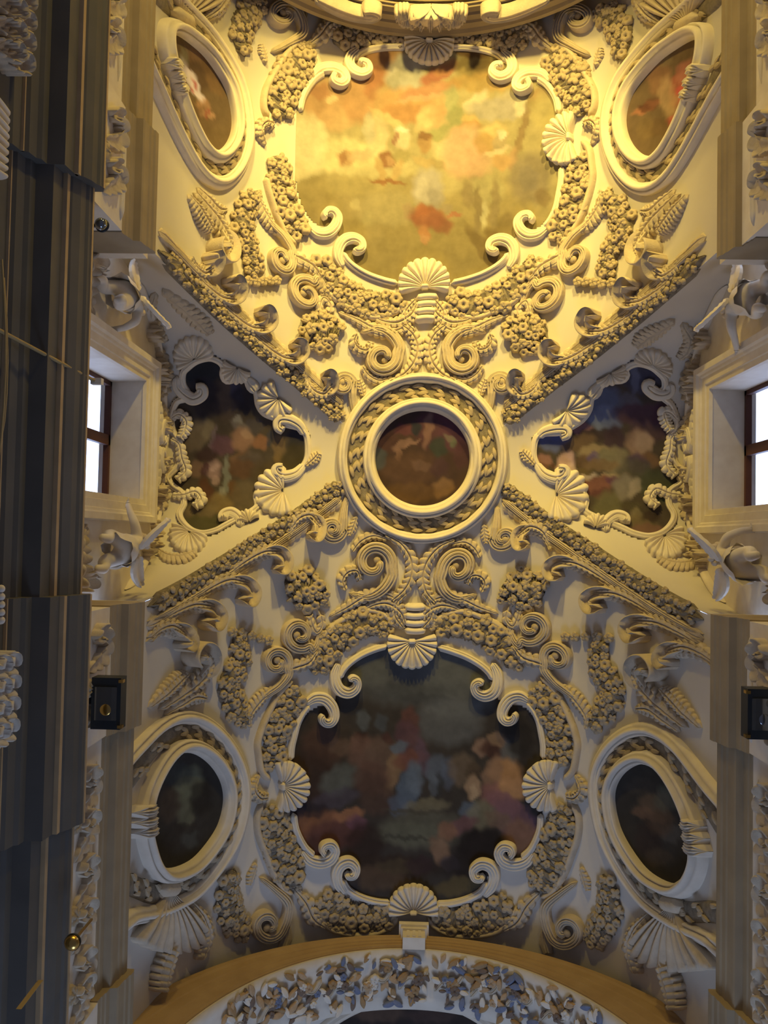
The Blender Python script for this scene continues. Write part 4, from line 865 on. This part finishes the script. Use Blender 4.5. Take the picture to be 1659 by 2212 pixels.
# ================================================================== CHOIR ARCH: cartouche and scroll brackets on its face
root = thing('cartouche', (0, YT0-.2, 16.9), 'shell-topped cartouche on the shaded choir arch at the top edge', 'cartouche')
class Face:
    def pt(s, Q): Q = np.asarray(Q, float); return np.stack([Q[..., 0], np.full(Q.shape[:-1], YT0-.20), Q[..., 1]], -1)
    def nrm(s, Q): r = np.zeros(np.asarray(Q).shape[:-1]+(3,)); r[..., 1] = -1; return r
FC = Face()
part('shield', root, np.array([[0,16.95],[0,17.05],[0,17.16],[0,17.24]]), FC, [.3,.5,.52,.35], PR_FLUTE, .3, STUC, n=40)
for a in range(-3, 4):
    part('leaf', root, np.array([[a*.10,17.0],[a*.16,17.22],[a*.22,17.5-.025*a*a]]), FC, [.06,.12,.06], PR_LEAF, .28, STUC, n=24, lobes=3)
for s in (-1, 1): part('leaf', root, np.array([[s*.45,16.95],[s*.64,17.05],[s*.6,17.18],[s*.42,17.26]]), FC, [.06,.14,.13,.06], PR_LEAF, .3, STUC, n=40, lobes=6)
for s, sd in ((-1,'left'),(1,'right')):
    C = np.concatenate([np.array([[s*2.4,16.45],[s*2.1,16.75]]), np.array([[s*1.7,17.02],[s*1.3,17.12],[s*1.12,17.0],[s*1.25,16.9],[s*1.45,16.93]])])
    one('volute_scroll', C, FC, [.06,.11,.13,.12,.1,.08], PR_FLUTE, .25, STUC, 'heavy scroll on the shaded choir arch, %s of the cartouche' % sd, 'scroll', 'scrolls on the choir arch', n=70)

# ================================================================== LEFT FOREGROUND: rods, lamps, capitals
def rod(nm, P, r, m, label, cat, n=8):
    mb = MB(); P = np.array(P, float); G = []
    t = np.gradient(P, axis=0); t /= np.linalg.norm(t, axis=1, keepdims=True)
    for p, d in zip(P, t):
        u = np.cross(d, [0,.3,1.]); u /= np.linalg.norm(u); v = np.cross(d, u); G.append([p+r*(u*math.cos(a)+v*math.sin(a)) for a in np.linspace(0, 2*math.pi, n, endpoint=False)])
    mb.grid(np.array(G), closed_v=True); return tag(mb.build(nm, m), label, cat)
def at(x, y, z):
    d = np.array([(x-829.5)/F, -(y-1106)/F, 1.]) @ RM; return np.array([CX, 0, 0])+d*z/d[2]
a, b = at(-30, 698, 8.9), at(207, 824, 10.55)
root = thing('tie_rod', a, 'thin gilded tie rod slanting across the dark left cornice to the window', 'rod')
mb = MB(); d = b-a; u = np.cross(d, [0,0,1.]); u /= np.linalg.norm(u); v = np.cross(d/np.linalg.norm(d), u)
mb.grid(np.array([[p+.022*(u*math.cos(k)+v*math.sin(k)) for k in np.linspace(0, 6.283, 9)[:-1]] for p in (a, b)]), closed_v=True); mb.build('bar', ROPE, root)
mb = MB(); c = at(206, 824, 10.55); mb.box(tuple(c-[.05,.04,.04]), tuple(c+[.09,.04,.05])); mb.build('end_clamp', PALE, root, smooth=False)
rod('cable', [at(x, y, 8.7) for x, y in ((4,560),(9,640),(12,720),(12,800),(8,880),(2,950),(-6,1010))], .012, ROPE, 'thin cord hanging in a loop at the left picture edge', 'cord')
rod('cable', [at(x, y, 8.8) for x, y in ((8,600),(14,690),(16,780),(14,850),(9,910),(0,960))], .012, ROPE, 'second cord beside the looped cord at the left picture edge', 'cord')
def sphere(c, r, nu=24, nv=14, top=1.0):
    G = np.zeros((nu, nv, 3))
    for i in range(nu):
        for j in range(nv):
            p, t_ = math.pi*j/(nv-1)*top, 2*math.pi*i/nu; G[i, j] = c+r*np.array([math.sin(p)*math.cos(t_), math.sin(p)*math.sin(t_), -math.cos(p)])
    return G
c = at(218, 484, 10.75); root = thing('dome_camera', c, 'small black glass dome camera above the left cornice', 'camera')
mb = MB(); mb.grid(sphere(c, .082), closed_u=True); mb.build('dome', CHROME, root)
mb = MB(); mb.grid(sphere(c+[0,0,.05], .095, top=.999)*[1,1,.35]+(c+[0,0,.05])*[0,0,.65], closed_u=True); mb.build('base', BLACK, root)
mb = MB(); x0 = c[0]; mb.box((-4.6, c[1]-.02, c[2]+.04), (x0, c[1]+.02, c[2]+.08)); mb.build('arm', BLACK, root, smooth=False)
c = at(157, 2035, 9.95); root = thing('brass_ball', c, 'small brass ball hanging at the left cornice edge near the nave arch', 'ball')
mb = MB(); mb.grid(sphere(c, .095), closed_u=True); mb.build('ball', BRASS, root)
mb = MB(); mb.grid(np.array([[c+[.10*math.cos(k), .10*math.sin(k), z] for k in np.linspace(0, 6.283, 17)[:-1]] for z in (-.015,.015)]), closed_v=True); mb.build('band', BLACK, root)
mb = MB(); mb.box(tuple(c+[-.012,-.012,.08]), tuple(c+[.012,.012,.6])); mb.build('stem', BRASS, root, smooth=False)
for side, sd, px in ((-1,'left',(195,1465,262,1575)), (1,'right',(1615,1490,1688,1597))):
    z = 10.95; p0, p1 = at(px[0], px[3], z), at(px[2], px[1], z); lo = np.minimum(p0, p1); hi = np.maximum(p0, p1)
    root = thing('floodlight', (lo+hi)/2, 'black box floodlight clamped above the %s cornice' % sd, 'floodlight', 'box floodlights')
    zt = z+.22; mb = MB(); mb.box((lo[0],lo[1],z), (hi[0],hi[1],zt)); mb.build('housing', BLACK, root, smooth=False)
    mb = MB(); mb.box((lo[0]+.05,lo[1]+.12,z-.012), (hi[0]-.05,hi[1]-.12,z+.01)); mb.build('glass', CHROME, root, smooth=False)
    for y in (lo[1]+.02, hi[1]-.06):
        mb = MB(); x = hi[0] if side < 0 else lo[0]; mb.box((x-.03, y, z-.02), (x+.03, y+.04, z+.06)); mb.build('catch', BRASS, root, smooth=False)
    mb = MB(); a_, b_ = sorted((side*4.7, (lo+hi)[0]/2)); mb.box((a_, (lo+hi)[1]/2-.04, zt-.06), (b_, (lo+hi)[1]/2+.04, zt)); mb.build('bracket', BLACK, root, smooth=False)
    mb = MB(); mb.grid(sphere(np.array([(lo[0]+hi[0])/2, lo[1]+.26, z+.0]), .08)*[1,1,.3]+np.array([0,0,(z-.005)*.7]), closed_u=True); mb.build('reflector', BRASS if side < 0 else CHROME, root)
# capitals of the great order under the left cornice
for k, (px, lbl) in enumerate((((4,52,150,0), 'leafy capital fragment at the top left corner'), ((-14,300,140,1), 'ribbed capital fan at the left edge below the top corner'), ((-34,1540,120,0), 'white leafy capital fragment at the left edge beside the lower cornice step'))):
    x, y, sz, kind = px; z = 8.75; c = at(x, y, z)
    root = thing('capital', c, lbl, 'capital', 'capitals under the left cornice')
    WP = Plane(c[0]-.06)
    if kind:
        for j in range(9): part('rib', root, np.array([[c[1]+.42-.10*j, z-.35],[c[1]+.40-.095*j, z],[c[1]+.36-.085*j, z+.28]]), WP, [.03,.05,.05], PR_ROUND, .16, PALE, n=16)
    else:
        for j in range(4):
            for m_ in range(2):
                yy = c[1]-.36+.24*j; part('leaf', root, np.array([[yy, z-.3+.25*m_],[yy+.05, z-.05+.25*m_],[yy+.12, z+.12+.22*m_],[yy+.2, z+.02+.22*m_]]), WP, [.05,.11,.12,.07], PR_CUP, [.1,.2,.26,.26], STUC if k == 0 else PALE, n=30, lobes=4, sweep=.4)
c = at(2, 1305, 8.9); root = thing('bead_string', c, 'string of round white beads at the left picture edge', 'beads')
for j in range(5):
    mb = MB(); mb.grid(sphere(at(2, 1272+j*17, 8.9), .045, 12, 8), closed_u=True); mb.build('bead', PALE, root)
mb = MB(); p, q_ = at(40, 2180, 9.0), at(84, 2122, 9.3); mb.grid(np.array([[p+[-.03,0,0],p+[.03,0,0],p+[.03,0,.05],p+[-.03,0,.05]],[q_+[-.03,0,0],q_+[.03,0,0],q_+[.03,0,.05],q_+[-.03,0,.05]]]), closed_v=True)
tag(mb.build('gilded_bar', ROPE, smooth=False), 'short gilded bar on the dark cornice, bottom left corner', 'bar')
